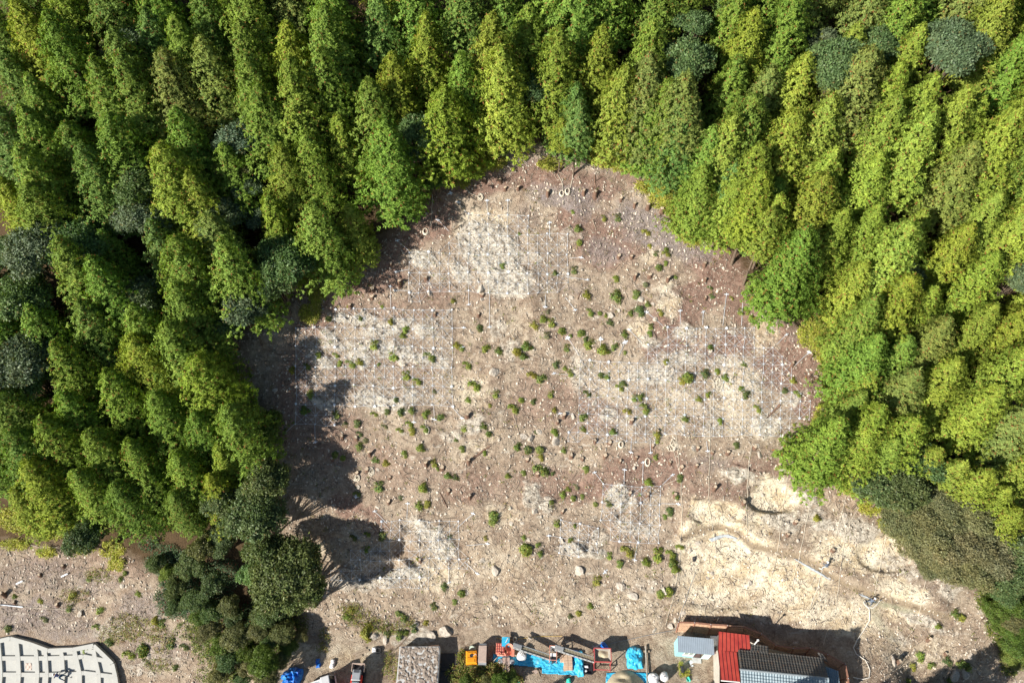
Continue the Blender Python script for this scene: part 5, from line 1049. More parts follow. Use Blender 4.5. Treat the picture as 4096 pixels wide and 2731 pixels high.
# --- carton stack
t = thing('pallet_stack', 2272, 2640, .55, 0, 'stack of tan cartons on the blue sheet', 'cartons'); r_ = random.Random(4)
MB().box((0, 0, .05), (.95, 1.8, .1)).build('pallet', M['timber'], t)
for i in range(2):
    for j in range(6):
        for k in range(2):
            if k == 1 and j == 0: continue
            MB().box((-.22 + .44 * i, -.72 + .285 * j, .2 + .2 * k), (.41, .265, .19), r_.uniform(-.04, .04)).build('carton', M['carton'], t)
t = thing('carton_box', 2247, 2632, .4, .1, 'single tan carton left of the carton stack', 'carton'); MB().box((0, 0, .2), (.34, .62, .4)).build('box', M['carton'], t, bevel=.01); MB().box((0, 0, .402), (.05, .6, .004)).build('tape', M['beige paint'], t)
crumple(2315, 2650, 1.0, 2.4, .45, 'blue tarp', 'crumpled bright blue tarpaulin beside the cartons', 5); crumple(2300, 2615, .7, .9, .5, 'deep blue tarp', 'dark blue bunched tarpaulin behind the conveyor', 6)
crumple(2540, 2628, 1.7, 2.2, .55, 'blue tarp', 'large crumpled blue tarpaulin left of the pole', 7); crumple(2418, 2582, .55, 1.0, .8, 'deep blue tarp', 'blue wrapped bundle behind the red hopper', 8, rz=.8)
crumple(1165, 2712, 2.0, 2.1, .8, 'deep blue tarp', 'big heap of shiny blue tarpaulin at the lower left', 9)
# --- tray with white bags, plate
t = thing('mixing_tray', 2350, 2672, .3, -.1, 'black tray holding small white bags', 'tray'); m = MB().box((0, 0, .03), (.95, 1.0, .06))
for x, y, a, b in ((-.46, 0, .05, 1.0), (.46, 0, .05, 1.0), (0, -.48, .95, .05), (0, .48, .95, .05)): m.box((x, y, .15), (a, b, .28))
m.build('tray', M['black plastic'], t)
for (x, y, a) in ((-.1, .2, .1), (-.15, -.22, .6)): MB().box((x, y, .14), (.5 - abs(a) * .3, .26, .14), a, taper=.7).build('bag', M['white sack'], t, bevel=.04)
o = MB().box((0, 0, .05), (.32, .78, .06), .1).box((0, .2, .10), (.2, .05, .04)).build('steel_plate', M['grey metal'], None, at_top(2325, 2682, .05)); tag(o, 'narrow grey plate beside the black tray', 'plate')
# --- red hopper with sand
t = thing('sand_hopper', 2411, 2618, 1.5, -.03, 'red steel frame hopper filled with sand', 'hopper'); m = MB(); w, d = .86, .66
for s in (-1, 1): m.box((s * (w - .03), 0, 1.42), (.07, d * 2, .2)); m.box((0, s * (d - .03), 1.42), ((w - .07) * 2, .07, .2))
m.build('rim', M['red paint'], t); m = MB().add([(-w+.07,d-.07,1.45),(w-.07,d-.07,1.45),(w-.07,-d+.07,1.45),(-w+.07,-d+.07,1.45),(-.25,.2,.7),(.25,.2,.7),(.25,-.2,.7),(-.25,-.2,.7)], [(0,1,5,4),(1,2,6,5),(2,3,7,6),(3,0,4,7),(4,5,6,7)]); m.build('funnel', M['grey timber'], t)
MB().grid(lambda u, v: ((u - .5) * 1.46, (v - .5) * 1.1, 1.12 + .26 * math.exp(-((u - .45) ** 2 + (v - .6) ** 2) * 9) - .22 * math.exp(-((u - .42) ** 2 * 60 + (v - .33) ** 2 * 22))), 16, 14).build('sand', M['sand'], t, smooth=True)
for x in (-1, 1):
    for y in (-.63, .6): MB().box((x * .82, y, .66), (.07, .07, 1.32)).build('leg', M['red paint'], t)
m = MB().box((0, -1.15, .5), (1.6, .07, .07)).box((-.82, -.9, .5), (.07, .5, .07)).box((.82, -.9, .5), (.07, .5, .07)).box((-.82, -1.15, .25), (.07, .07, .5)).box((.82, -1.15, .25), (.07, .07, .5)); m.build('lower_frame', M['red paint'], t)
# --- pole, sand heap, bulk bags
a_, b_ = yd(2582, 2582, .35), yd(2592, 2790, .35); o = MB().tube([(0, 0, 0), tuple((b_ - a_) * .5 + Vector((.02, 0, 0))), tuple(b_ - a_)], [.075, .085, .095], 9).build('wooden_pole', M['grey timber'], None, a_, True); tag(o, 'long grey wooden pole right of the blue tarpaulin', 'pole')
o = MB().box((0, 0, -.19), (.8, .18, .22)).box((.1, -3.2, -.19), (.8, .18, .22)).build('sleeper', M['timber'], None, a_ + Vector((0, -.5, 0))); tag(o, 'timber sleepers under the grey pole', 'sleeper')
c = ground(2505, 2762)
def heap(u, v):
    x, y = (u - .5) * 4.6, (v - .5) * 4.2; q = math.hypot(x / 2.1, y / 1.9); z = 1.25 * max(0, 1 - q) ** .8 + .05 * math.sin(5 * x + 2) * math.cos(4 * y) * max(0, 1 - q * .8); cut = .25 * math.exp(-((x + .4) ** 2 * 3 + (y - 1.0) ** 2 * 14)); return (x, y, max(-.05, z - cut) + .02)
o = MB().grid(heap, 46, 42).build('sand_heap', M['sand'], None, c, True); tag(o, 'heap of pale sand on a blue sheet', 'sand heap')
for (a, b, R_, H_, l) in ((2616, 2708, .52, 1.0, 'round white bulk bag right of the pole, left one'), (2658, 2702, .43, .9, 'round white bulk bag right of the pole, right one'), (2632, 2735, .3, .6, 'small white bag in front of the two bulk bags')):
    t = thing('bulk_bag', a, b, H_ * .9, a * .7, l, 'bulk bag', 'white bulk sacks in the yard'); sack_mesh(MB(), R_, H_, a).build('bag', M['white sack'], t, smooth=True); MB().tube([(-R_ * .5, 0, H_), (0, .05, H_ * 1.13), (R_ * .5, 0, H_)], .03, 5).build('lifting_loop', M['white sack'], t)
t = thing('stone_marker', 2731, 2674, .6, -.03, 'small dark stone marker standing in green weeds', 'stone'); MB().box((0, 0, .3), (.26, .66, .6), taper=.85).build('stone', M['dark metal'], t, bevel=.02); MB().box((0, 0, .05), (.42, .85, .12)).build('base', M['concrete'], t)
leaf_patch([(2735,2696,20,9),(2748,2690,8,12),(2722,2668,8,22)], 160, .1, .3, 45, 'marker_weeds', 'fern', 'fresh green weeds round the dark stone marker')
o = MB().grid(lambda u, v: ((u - .5) * .38, (v - .5) * .42, .1 + .08 * math.sin(7 * u + 3 * v) + .12 * math.exp(-((u-.5)**2+(v-.9)**2)*9)), 10, 10, .01).build('teal_cloth', M['teal cloth'], None, ground(2752, 2716)); tag(o, 'small teal cloth left of the red roof', 'cloth')
o = MB().box((0, 0, .04), (.36, .32, .05), .6).box((.08, -.32, .04), (.26, .16, .04), .2).build('white_board', M['white paint'], None, ground(2763, 2648)); tag(o, 'two pale boards lying before the blue shed', 'board')
o = MB().box((0, 0, .2), (.5, .06, .4), .3).box((.12, -.1, .38), (.3, .35, .03), .3).build('folding_stool', M['beige paint'], None, ground(2138, 2684)); tag(o, 'pale small stool on bare ground below the blue sheet', 'stool')
o = MB().box((0, 0, .04), (.09, .75, .06), .3).build('board_strip', M['timber'], None, ground(2154, 2690)); tag(o, 'thin board beside the pale stool', 'board')
crumple(2062, 2725, 1.0, .7, .35, 'teal cloth', 'teal green sheet at the bottom edge below the pump', 12, 'green_sheet', cat='sheet', group=None); crumple(2275, 2722, .5, .6, .4, 'teal cloth', 'teal bag at the bottom edge below the cartons', 13, 'green_bag', cat='bag', group=None)
# --- concrete block with rubble on top and the pit beside it
P0 = yd(1598, 2582, 1.3); P1 = yd(1760, 2578, 1.3); hgt = 1.3
t = empty('concrete_block', Vector(((P0.x + P1.x) / 2, P0.y - 2.8, ZB - .1)), 0, 'high concrete block with stony top and weeds', 'retaining block'); W_ = P1.x - P0.x
MB().box((0, 0, .6), (W_, 5.6, 1.3)).build('block', M['concrete'], t, bevel=.04)
MB().grid(lambda u, v: ((u - .5) * (W_ - .2), (v - .5) * 5.4, 1.28 + .16 * float(fbm(np.array([u * 11]), np.array([v * 15]), 33, 4)[0])), 70, 90).build('rubble_top', M['rubble top'], t, smooth=False)
leaf_patch([(1640,2650,50,40),(1600,2620,30,40),(1720,2700,40,30),(1680,2600,50,20)], 260, .11, .25, 47, 'block_weeds', 'weed', 'weeds on top of the concrete block') if False else None
MB().tube([(W_ * .2, 2.8, 1.3), (W_ * .48, 2.85, 1.45)], .03, 6).build('rebar', M['stumpbark'], t)
mm('pit shade', (.06, .055, .05), .95, var=.4); o = MB().box((0, 0, 0), (1.9, 5.0, .1)).box((-.2, .9, .1), (1.5, .08, .12)).box((-.1, 1.3, .08), (1.2, .06, .06)).build('pit_shade_slab', M['pit shade'], None, Vector((P1.x + .98, P0.y - 2.9, ZB + .09))); tag(o, 'dark slab coloured as the deep shade of the pit right of the block', 'slab')  # dark slab stands in for the pit, its deep shade put into the colour
crumple(1690, 2722, .1, .1, .1, 'rubble top', 'little clod on the concrete block', 15, 'clod', cat='clod', group=None) if False else None
# --- planks, tyre, sacks
for (p, q, h_, l) in (((1410,2617),(1466,2592),.06,'weathered plank, upper one of the three'),((1422,2621),(1476,2600),.06,'weathered plank, middle one of the three'),((1418,2634),(1450,2620),.05,'short weathered plank, lowest of the three')):
    A_, B_2 = ground(*p), ground(*q); d = B_2 - A_; o = MB().box((0, 0, 0), (d.length, .20, h_)).build('plank', M['timber'], None, (A_ + B_2) / 2 + Vector((0, 0, .07))); o.rotation_euler = (0, -math.asin(d.z / d.length), math.atan2(d.y, d.x)); tag(o, l, 'plank', 'weathered planks by the path')
t = thing('tyre', 1514, 2598, .2, 0, 'dark old tyre beside a white bag', 'tyre'); MB().lathe([(.14, .03), (.27, 0), (.33, .07), (.33, .15), (.27, .21), (.15, .18), (.14, .03)], (0, 0, 0), 22, cap=False).build('casing', M['rubber'], t, smooth=True); MB().lathe([(.15, .05), (.13, .16)], (0, 0, 0), 18, cap=False).build('bead', M['grey metal'], t)
for (a, b, s1, s2, mt, l) in ((1497, 2597, .42, .4, 'white sack', 'white bag beside the old tyre'), (1270, 2642, .3, .42, 'deep blue tarp', 'dark blue sack among bushes, upper one'), (1273, 2658, .36, .4, 'deep blue tarp', 'dark blue sack among bushes, lower one'), (1331, 2645, .36, .4, 'white sack', 'white sack by the path, upper one'), (1328, 2661, .38, .38, 'white sack', 'white sack by the path, lower one')):
    o = crumple(a, b, s1 * 1.3, s2 * 1.3, .25, mt, l, int(a + b), 'sack', cat='sack', group='small sacks by the path')
# --- shed
def P4(pp, h): return [yd(a, b, h) for a, b in pp]
c = yd(2785, 2600, 0); ang = math.atan2(*(reversed(tuple((yd(2846, 2547, 2.2) - yd(2708, 2535, 2.2)).xy))))
t = empty('site_shed', Vector((0, 0, 0)), 0, 'light blue prefab shed with grey roof, window and open door', 'shed')
R0 = P4([(2708,2535),(2847,2547)], 2.5) + P4([(2853,2616),(2715,2599)], 2.25); ax_ = (R0[1] - R0[0]).xy.normalized(); ang = math.atan2(ax_.y, ax_.x); org = (R0[3] + R0[2]) / 2
t.location = Vector((org.x, org.y, gz(org.x, org.y))); t.rotation_euler = (0, 0, ang); Ls = (R0[1] - R0[0]).length; Ds = (R0[0] - R0[3]).length
MB().grid(lambda u, v: ((u - .5) * (Ls + .1), v * Ds - .12, 2.3 + .22 * v + .006 * math.sin(u * 120)), 60, 2, .05).build('roof', M['shed roof'], t)
hw = Ls / 2 - .06; yf = .05; dW = Ds - .2
m = MB().box((-hw, yf + dW / 2, 1.12), (.06, dW, 2.24)).box((hw, yf + dW / 2, 1.12), (.06, dW, 2.24)).box((0, yf + dW, 1.15), (2 * hw, .06, 2.3))
xs_ = [-hw, -hw + .65, -hw + 1.65, -hw + 1.75, -hw + 2.6, hw]; m.box(((xs_[0] + xs_[1]) / 2, yf, 1.1), (xs_[1] - xs_[0], .06, 2.2)).box(((xs_[1] + xs_[2]) / 2, yf, .45), (1.0, .06, .9)).box(((xs_[1] + xs_[2]) / 2, yf, 2.05), (1.0, .06, .3)).box(((xs_[2] + xs_[3]) / 2, yf, 1.1), (.1, .06, 2.2)).box(((xs_[3] + xs_[4]) / 2, yf, 2.08), (.85, .06, .25))
m.build('walls', M['shed wall'], t); MB().box(((xs_[4] + xs_[5]) / 2, yf - .03, 1.1), (xs_[5] - xs_[4], .05, 2.15)).build('sliding_door', mm('pale door', (.62, .82, .84), .5), t)
w = MB().box(((xs_[1] + xs_[2]) / 2, yf - .02, 1.88), (1.06, .09, .05)).box(((xs_[1] + xs_[2]) / 2, yf - .05, .9), (1.1, .16, .06)).box((xs_[1] + .02, yf - .02, 1.4), (.05, .09, 1.0)).box((xs_[2] - .02, yf - .02, 1.4), (.05, .09, 1.0)).box(((xs_[1] + xs_[2]) / 2, yf - .02, 1.4), (.05, .09, .96)).build('window', M['white paint'], t)
MB().box(((xs_[1] + xs_[2]) / 2, yf + .02, 1.4), (.98, .02, .96)).build('pane', mm('window pane', (.16, .24, .18), .15, spec=.8), w); MB().box(((xs_[3] + xs_[4]) / 2, yf + .5, .04), (.85, 1.0, .06)).build('floor', M['brown cover'], t); MB().box(((xs_[3] + xs_[4]) / 2, yf - .25, .05), (.9, .5, .1)).build('doorstep', M['concrete'], t)
# --- lean-to between shed and red roof
def slab_thing(name, px4, hs, mat, lb, cat, thick=.06, posts=True, group=None):
    Q = [yd(a, b, h) for (a, b), h in zip(px4, hs)]; c = sum(Q, Vector()) / 4; t = empty(name, Vector((c.x, c.y, gz(c.x, c.y))), 0, lb, cat, group); b0 = t.location
    V = [tuple(q - b0) for q in Q] + [tuple(q - b0 - Vector((0, 0, thick))) for q in Q]; MB().add(V, [(3,2,1,0),(4,5,6,7),(0,1,5,4),(1,2,6,5),(2,3,7,6),(3,0,4,7)]).build('panel', M[mat], t)
    if posts:
        for q in Q:
            v = (q - b0) * .94; MB().box((v.x, v.y, (v.z - .05) / 2), (.07, .07, max(.1, v.z - .08))).build('post', M['grey timber'], t)
    return t
slab_thing('water_cistern', [(2842,2542),(2876,2542),(2878,2579),(2845,2579)], [1.9] * 4, 'white paint', 'white square tank top between shed and red roof', 'tank', .5); slab_thing('storage_box', [(2846,2580),(2876,2580),(2879,2612),(2848,2610)], [1.4, 1.4, 1.25, 1.25], 'brown cover', 'brown covered box below the white tank top', 'box', .4)
# --- house: red metal roof and dark tiled roof
def metal_red():
    m, t, b = nodes('red roof'); co = N(t, 'ShaderNodeTexCoord').outputs['Object']; c = mixc(t, ramp(t, noise(t, co, 1.1, 5, .6), [(.3, 0.0), (.7, 1.0)]), (.34, .035, .03), (.50, .075, .05)); c = mixc(t, ramp(t, noise(t, co, 7, 4, .7), [(.70, 0.0), (.78, .6)]), c, (.6, .3, .22))
    t.links.new(c, b.inputs['Base Color']); b.inputs['Roughness'].default_value = .45; M['red roof'] = m
metal_red()
H = empty('house', Vector((0, 0, 0)), 0, 'low house with red metal roof, dark tiled roof and pale blue ridge slope', 'house'); hc = yd(3080, 2690, 0); H.location = Vector((hc.x, hc.y, ZB)); hb = H.location
def roofp(px4, hs, name, mat, ribs=0, parent=None, thick=.08, wave=0, rows=0):
    Q = [yd(a, b, h) - hb for (a, b), h in zip(px4, hs)]           # order: top-left, top-right, bottom-right, bottom-left
    nr = (Q[1] - Q[0]).cross(Q[3] - Q[0]).normalized(); nr = -nr if nr.z < 0 else nr
    L1 = (Q[1] - Q[0]).length; L2 = (Q[3] - Q[0]).length
    def f(u, v, o=0.0):
        p = (Q[0].lerp(Q[1], u)).lerp(Q[3].lerp(Q[2], u), v)
        w_ = 0
        if wave: w_ = .075 * abs(math.sin(PI * u * L1 / wave)) + .07 * (1 - ((v * L2 / .28) % 1.0))
        return tuple(p + nr * (w_ + o))
    m = MB(); nu, nv = (int(L1 / .07), int(L2 / .065)) if wave else (2, 2)
    if wave:
        V = [f(i / nu, j / nv) for j in range(nv + 1) for i in range(nu + 1)]
        m.add(V, [(j*(nu+1)+i, (j+1)*(nu+1)+i, (j+1)*(nu+1)+i+1, j*(nu+1)+i+1) for j in range(nv) for i in range(nu)])
    V = [tuple(q) for q in Q] + [tuple(q - nr * thick) for q in Q]; m.add(V, [(3,2,1,0),(4,5,6,7),(0,1,5,4),(1,2,6,5),(2,3,7,6),(3,0,4,7)])
    o = m.build(name, M[mat], parent or H)
    if ribs:
        m = MB()
        for i in range(ribs + 1):
            u = i / ribs; p, q = Vector(f(u, 0, .03)), Vector(f(u, 1, .03)); m.tube([tuple(p), tuple(q)], .028, 4)
        m.build('seams', mm('dark red seam', (.16, .02, .02), .5), o)
    return Q, f
mm('dark tile', (.105, .10, .09), .42, var=.35, scale=2, spec=.7, dirt=(.16, .09, .05)); mm('blue tile', (.22, .29, .33), .45, var=.25, scale=2, spec=.6); mm('ridge cap', (.30, .34, .36), .5)
roofp([(2874,2524),(2996,2539),(3003,2609),(2872,2600)], [3.3, 3.3, 3.0, 3.0], 'red_roof', 'red roof', 8)
roofp([(2872,2600),(2946,2607),(2960,2724),(2884,2718)], [2.98, 2.98, 2.6, 2.6], 'red_roof', 'red roof', 5)
roofp([(2952,2600),(3290,2632),(3312,2712),(2962,2676)], [3.1, 3.1, 4.0, 4.0], 'tiled_roof', 'dark tile', wave=.27)
roofp([(3004,2576),(3072,2586),(3074,2612),(3000,2604)], [2.9, 2.9, 3.14, 3.14], 'tiled_roof', 'dark tile', wave=.27)
roofp([(3270,2610),(3290,2618),(3312,2645),(3282,2634)], [2.9, 2.9, 3.1, 3.1], 'tiled_roof', 'dark tile', wave=.27)
roofp([(2962,2678),(3314,2714),(3316,2860),(2970,2820)], [4.0, 4.0, 2.7, 2.7], 'front_roof', 'blue tile', wave=.27)
roofp([(3300,2664),(3352,2682),(3362,2760),(3316,2740)], [2.5, 2.5, 2.3, 2.3], 'annex_roof', 'blue tile', wave=.2)
a, b = yd(2960, 2676, 4.05) - hb, yd(3314, 2712, 4.05) - hb; MB().tube([tuple(a), tuple(b)], .11, 8).build('ridge', M['ridge cap'], H)
wl = [yd(2878, 2532, 2.8), yd(2992, 2545, 2.8), yd(3070, 2590, 2.7), yd(3286, 2640, 2.8), yd(3355, 2690, 2.3), yd(3360, 2860, 2.3), yd(2880, 2860, 2.3)]
m = MB()
for p, q in zip(wl, wl[1:] + wl[:1]):
    p, q = p - hb, q - hb; m.add([(p.x, p.y, -.1), (q.x, q.y, -.1), (q.x, q.y, q.z - .1), (p.x, p.y, p.z - .1)], [(0, 1, 2, 3)])
m.build('walls', M['wall plaster'], H)
a = yd(3018, 2576, 3.0) - hb; MB().tube([tuple(a + Vector((0, 0, -.3))), tuple(a + Vector((0.05, .1, 1.0)))], .055, 8).box(tuple(a + Vector((.05, .1, 1.1))), (.16, .16, .2)).build('flue_pipe', M['white paint'], H)
a, b = yd(2884, 2720, 2.55) - hb, yd(2960, 2727, 2.55) - hb; MB().tube([tuple(a), tuple(b)], .06, 6).build('gutter', M['white paint'], H)
for (a, b, l) in ((2877, 2705, 'gas cylinder with brass cap against the red roof, upper one'), (2877, 2718, 'gas cylinder with brass cap against the red roof, lower one')):
    t = thing('gas_cylinder', a, b, 1.2, 0, l, 'gas cylinder', 'gas cylinders by the house'); MB().lathe([(.18, 0), (.18, 1.0), (.10, 1.15)], (0, 0, 0), 14).build('body', M['grey metal'], t, smooth=True); MB().lathe([(.12, 1.1), (.12, 1.25), (.05, 1.28)], (0, 0, 0), 12).build('cap', M['gold'], t)
# --- wooden rockfall fence
mm('fence board', (.60, .37, .24), .8, var=.45, scale=5, bump=.3, dirt=(.78, .62, .44)); mm('fence rail', (.36, .18, .12), .8, var=.3)
FT = [(2713,2488),(2778,2490),(2843,2497),(2910,2501),(2978,2507),(3045,2534),(3103,2579),(3172,2592),(3240,2590),(3310,2617),(3380,2655),(3392,2712),(3396,2790)]
hF = 1.65; FTP = [yd(a, b, hF + (.25 if a < 2950 else 0)) for a, b in FT]; f0 = FTP[0]; t = empty('timber_fence', Vector((f0.x, f0.y, ZB)), 0, 'zigzag brown timber barrier fence behind the house', 'fence')
for i, (p, q) in enumerate(zip(FTP[:-1], FTP[1:])):
    p, q = p - t.location, q - t.location; d = (q - p); d.z = 0; L = d.length; d.normalize(); n_ = Vector((d.y, -d.x, 0)); hh = p.z
    lean = .62 if i < 4 else .40
    for k in range(3 if i < 4 else 2):
        nb_ = 3 if i < 4 else 2; z0, z1 = hh * k / nb_ + .03, hh * (k + 1) / nb_ - .03
        V = []
        for (u, zz) in ((0.02, z0), (.98, z0), (.98, z1), (.02, z1)):
            s_ = p.lerp(q, u) ; V.append((s_.x + n_.x * lean * (1 - zz / hh), s_.y + n_.y * lean * (1 - zz / hh), zz))
        W2 = [(x - n_.x * .06, y - n_.y * .06, z) for x, y, z in V]; MB().add(V + W2, [(0,1,2,3),(7,6,5,4),(0,4,5,1),(1,5,6,2),(2,6,7,3),(3,7,4,0)]).build('board_panel', M['fence board'], t)
    MB().box(tuple((p + q) / 2 + Vector((0, 0, .03))), (L + .05, .16, .06), math.atan2(d.y, d.x)).build('cap_rail', M['fence rail'], t)
    b0 = p + n_ * (lean + .05); MB().tube([(b0.x, b0.y, 0), (p.x + n_.x * .08, p.y + n_.y * .08, hh)], .06, 5).build('post', M['fence rail'], t); MB().lathe([(.04, 0), (.05, .05), (.01, .09)], (p.x, p.y, hh + .06), 8).build('bolt_cap', M['grey metal'], t)
# --- grey mortar strips on the ledge
mm('mortar', (.40, .43, .45), .8, var=.12)
sheet([(2830,2156),(2868,2142),(2912,2136),(2960,2156),(2935,2158),(2895,2150),(2845,2170)], 'mortar', 'grey-blue sheet strip lying on the upper ledge', 21, .06); sheet([(3163,2228),(3185,2236),(3270,2282),(3328,2320),(3318,2322),(3240,2280),(3195,2252)], 'mortar', 'long grey-blue strip lying along the ledge path', 22, .06); sheet([(3424,2370),(3450,2376),(3482,2392),(3478,2398),(3445,2386)], 'mortar', 'short grey-blue strip beside the lower worker', 23, .06)
for n_ in ('ground_sheet.003', 'ground_sheet.004', 'ground_sheet.005'):
    if n_ in bpy.data.objects: tag(bpy.data.objects[n_], None, 'sheet strip', 'grey strips on the ledge')
crumple(2777, 2234, .35, .45, .3, 'black plastic', 'black bag at the top of the tan cut', 31, 'black_bag', cat='bag', group=None)
# --- concrete lattice on the slope at lower left (slope-plane coordinates)
mm('shotcrete', (.44, .44, .41), .85, var=.10, scale=.9, bump=.25, dirt=(.42, .41, .37))
def SL(px_, py_, n=0.0):
    """point n metres off the 38 degree slope plane"""
    x = (px_ - 2048) / PPM; v = (1365.5 - py_) / PPM; return Vector((x, v * CT - n * ST, v * ST + n * CT))
L0 = SL(240, 2700); t = empty('concrete_lattice', L0, 0, 'white concrete grid of ribs and sunken cells on the lower left slope', 'retaining wall')
OUT = [(-60,2564),(50,2540),(130,2562),(200,2588),(300,2584),(382,2568),(420,2604),(456,2640),(468,2690),(474,2731),(480,2800)]
def strip(poly, n0, n1, name, mat='shotcrete', cap=True):
    k = len(poly); V = [tuple(SL(a, b, n1) - L0) for a, b in poly] + [tuple(SL(a, b, n0) - L0) for a, b in poly]
    F = [tuple(range(k))[::-1]] + [(i, (i+1) % k, k + (i+1) % k, k + i) for i in range(k)]; return MB().add(V, F).build(name, M[mat], t)
strip(OUT + [(-60, 2800)], -.4, .12, 'shotcrete_bed')
def bar(pts_, w, n1, name):
    for p, q in zip(pts_[:-1], pts_[1:]):
        d = math.hypot(q[0]-p[0], q[1]-p[1]); nx_, ny_ = -(q[1]-p[1]) / d * w / 2, (q[0]-p[0]) / d * w / 2
        strip([(p[0]+nx_, p[1]+ny_), (q[0]+nx_, q[1]+ny_), (q[0]-nx_, q[1]-ny_), (p[0]-nx_, p[1]-ny_)], .08, n1, name)
bar([(a, b + 7) for a, b in OUT], 17, .36, 'edge_rib')
XS = [(0, 2556, 16), (72, 2556, 18), (146, 2575, 16), (184, 2590, 14), (248, 2594, 16), (302, 2594, 18), (378, 2590, 16)]
for i, (x, y0_, w) in enumerate(XS): bar([(x + 2, y0_), (x + 8, 2620), (x + 12 + (i > 4) * 12, 2690), (x + 2 + (i > 4) * 22, 2800)], w, .35 - .004 * i, 'vertical_rib')
for j, (ya, yb, yc) in enumerate(((2626, 2622, 2640), (2690, 2688, 2700), (2752, 2752, 2760))): bar([(-50, ya), (200, yb + 4), (320, yb), (340, yb - 4), (468 - (j == 0) * 20, yc)], 17, .32 - .004 * j, 'cross_rib')
# ------------------------------------------------------------------ people
mm('skin', (.52, .32, .23), .6, var=.05); mm('navy cloth', (.018, .028, .09), .85, var=.2); mm('denim', (.03, .10, .19), .85, var=.2); mm('slate cloth', (.13, .16, .21), .85, var=.15); mm('pale work trousers', (.46, .50, .53), .85, var=.15); mm('boots', (.04, .035, .035), .7); mm('helmet', (.82, .82, .82), .3, var=.03); mm('hair', (.015, .012, .01), .8); mm('harness', (.60, .57, .50), .7)
def person(loc, rz, J, jacket, trousers, label):
    """J: joints in metres; one continuous skinned body"""
    root = empty('person', loc, rz, label, 'person', None)
    V = []; E = []; RD = []; tags_ = []
    def v(p, r, tg): V.append(tuple(p)); RD.append(r if isinstance(r, tuple) else (r, r)); tags_.append(tg); return len(V) - 1
    def e(a, b): E.append((a, b)); return b
    def lp(a, b, t): return Vector(a).lerp(Vector(b), t)
    pel = v(J['pelvis'], (.145, .12), 't'); wst = e(pel, v(lp(J['pelvis'], J['chest'], .4), (.135, .105), 'j')); ch = e(wst, v(J['chest'], (.16, .115), 'j')); nk0 = e(ch, v(lp(J['chest'], J['neck'], .8), (.09, .08), 'j')); nk = e(nk0, v(J['neck'], .052, 's'))
    hd = Vector(J['head']); h1 = e(nk, v(lp(J['neck'], hd, .45), (.062, .07), 's')); h2 = e(h1, v(hd, (.078, .092), 's')); h3 = e(h2, v(hd + (hd - Vector(J['neck'])).normalized() * .075, (.06, .07), 's'))
    for s in ('l', 'r'):
        sh = e(ch, v(J['sh' + s], .068, 'j')) if False else None
        a = v(lp(J['chest'], J['sh' + s], .6), .075, 'j'); E.append((ch, a)); b = e(a, v(J['sh' + s], .062, 'j')); b = e(b, v(lp(J['sh' + s], J['el' + s], .5), .054, 'j')); b = e(b, v(J['el' + s], .044, 'j')); b = e(b, v(lp(J['el' + s], J['ha' + s], .55), .038, 'j')); w_ = e(b, v(J['ha' + s], .026, 's'))
        fd = (Vector(J['ha' + s]) - Vector(J['el' + s])).normalized(); sd = fd.cross(Vector((0, 0, 1)));
        if sd.length < .2: sd = fd.cross(Vector((0, 1, 0)))
        sd.normalize(); up = sd.cross(fd).normalized(); pm = e(w_, v(Vector(J['ha' + s]) + fd * .055, (.036, .018), 's'))
        for k, (o, L) in enumerate(((-.027, .062), (-.009, .075), (.009, .070), (.026, .055))):
            p0 = Vector(J['ha' + s]) + fd * .085 + sd * o; p1 = p0 + fd * L * .5 - up * .008; p2 = p1 + fd * L * .35 - up * .028; q = e(pm, v(p0, .0105, 's')); q = e(q, v(p1, .009, 's')); e(q, v(p2, .0075, 's'))
        th = Vector(J['ha' + s]) + fd * .02 + sd * .034 * (1 if s == 'l' else -1); q = e(pm, v(th, .011, 's')); e(q, v(th + fd * .04 + sd * .02 * (1 if s == 'l' else -1), .009, 's'))
        hp = v(lp(J['pelvis'], J['kn' + s], .12) + Vector((.085 if s == 'r' else -.085, 0, 0)), .10, 't'); E.append((pel, hp)); q = e(hp, v(lp(J['pelvis'], J['kn' + s], .55) + Vector((.07 if s == 'r' else -.07, 0, 0)), .085, 't')); q = e(q, v(J['kn' + s], .062, 't')); q = e(q, v(lp(J['kn' + s], J['ft' + s], .4), .06, 't')); an = e(q, v(J['ft' + s], .044, 'b')); tt = Vector(J['toe' + s]); e(an, v(tt, (.042, .032), 'b'))
    me = bpy.data.meshes.new('body'); me.from_pydata(V, E, []); o = bpy.data.objects.new('tmp_body', me); C.objects.link(o)
    sk = o.modifiers.new('s', 'SKIN'); sk.use_smooth_shade = True; sk.branch_smoothing = .3
    for i, sv in enumerate(me.skin_vertices[0].data): sv.radius = RD[i]; sv.use_root = (i == 0)
    sb = o.modifiers.new('u', 'SUBSURF'); sb.levels = 1; sb.render_levels = 1
    bpy.context.view_layer.update(); dg = bpy.context.evaluated_depsgraph_get(); nm = bpy.data.meshes.new_from_object(o.evaluated_get(dg)); bpy.data.objects.remove(o); nm.name = 'body'
    for k in ('skin', jacket, trousers, 'boots'): nm.materials.append(M[k])
    idx = {'s': 0, 'j': 1, 't': 2, 'b': 3}; A_ = np.array([V[a] for a, b in E]); B_2 = np.array([V[b] for a, b in E]); tb = [tags_[b] for a, b in E]; ta = [tags_[a] for a, b in E]
    for p in nm.polygons:
        c = np.array(p.center); d = B_2 - A_; t_ = np.clip(np.sum((c - A_) * d, 1) / (np.sum(d * d, 1) + 1e-9), 0, 1); q = np.linalg.norm(A_ + d * t_[:, None] - c, axis=1); i = int(np.argmin(q)); p.material_index = idx[tb[i] if t_[i] > .5 else ta[i]]; p.use_smooth = True
    link('body', nm, root)
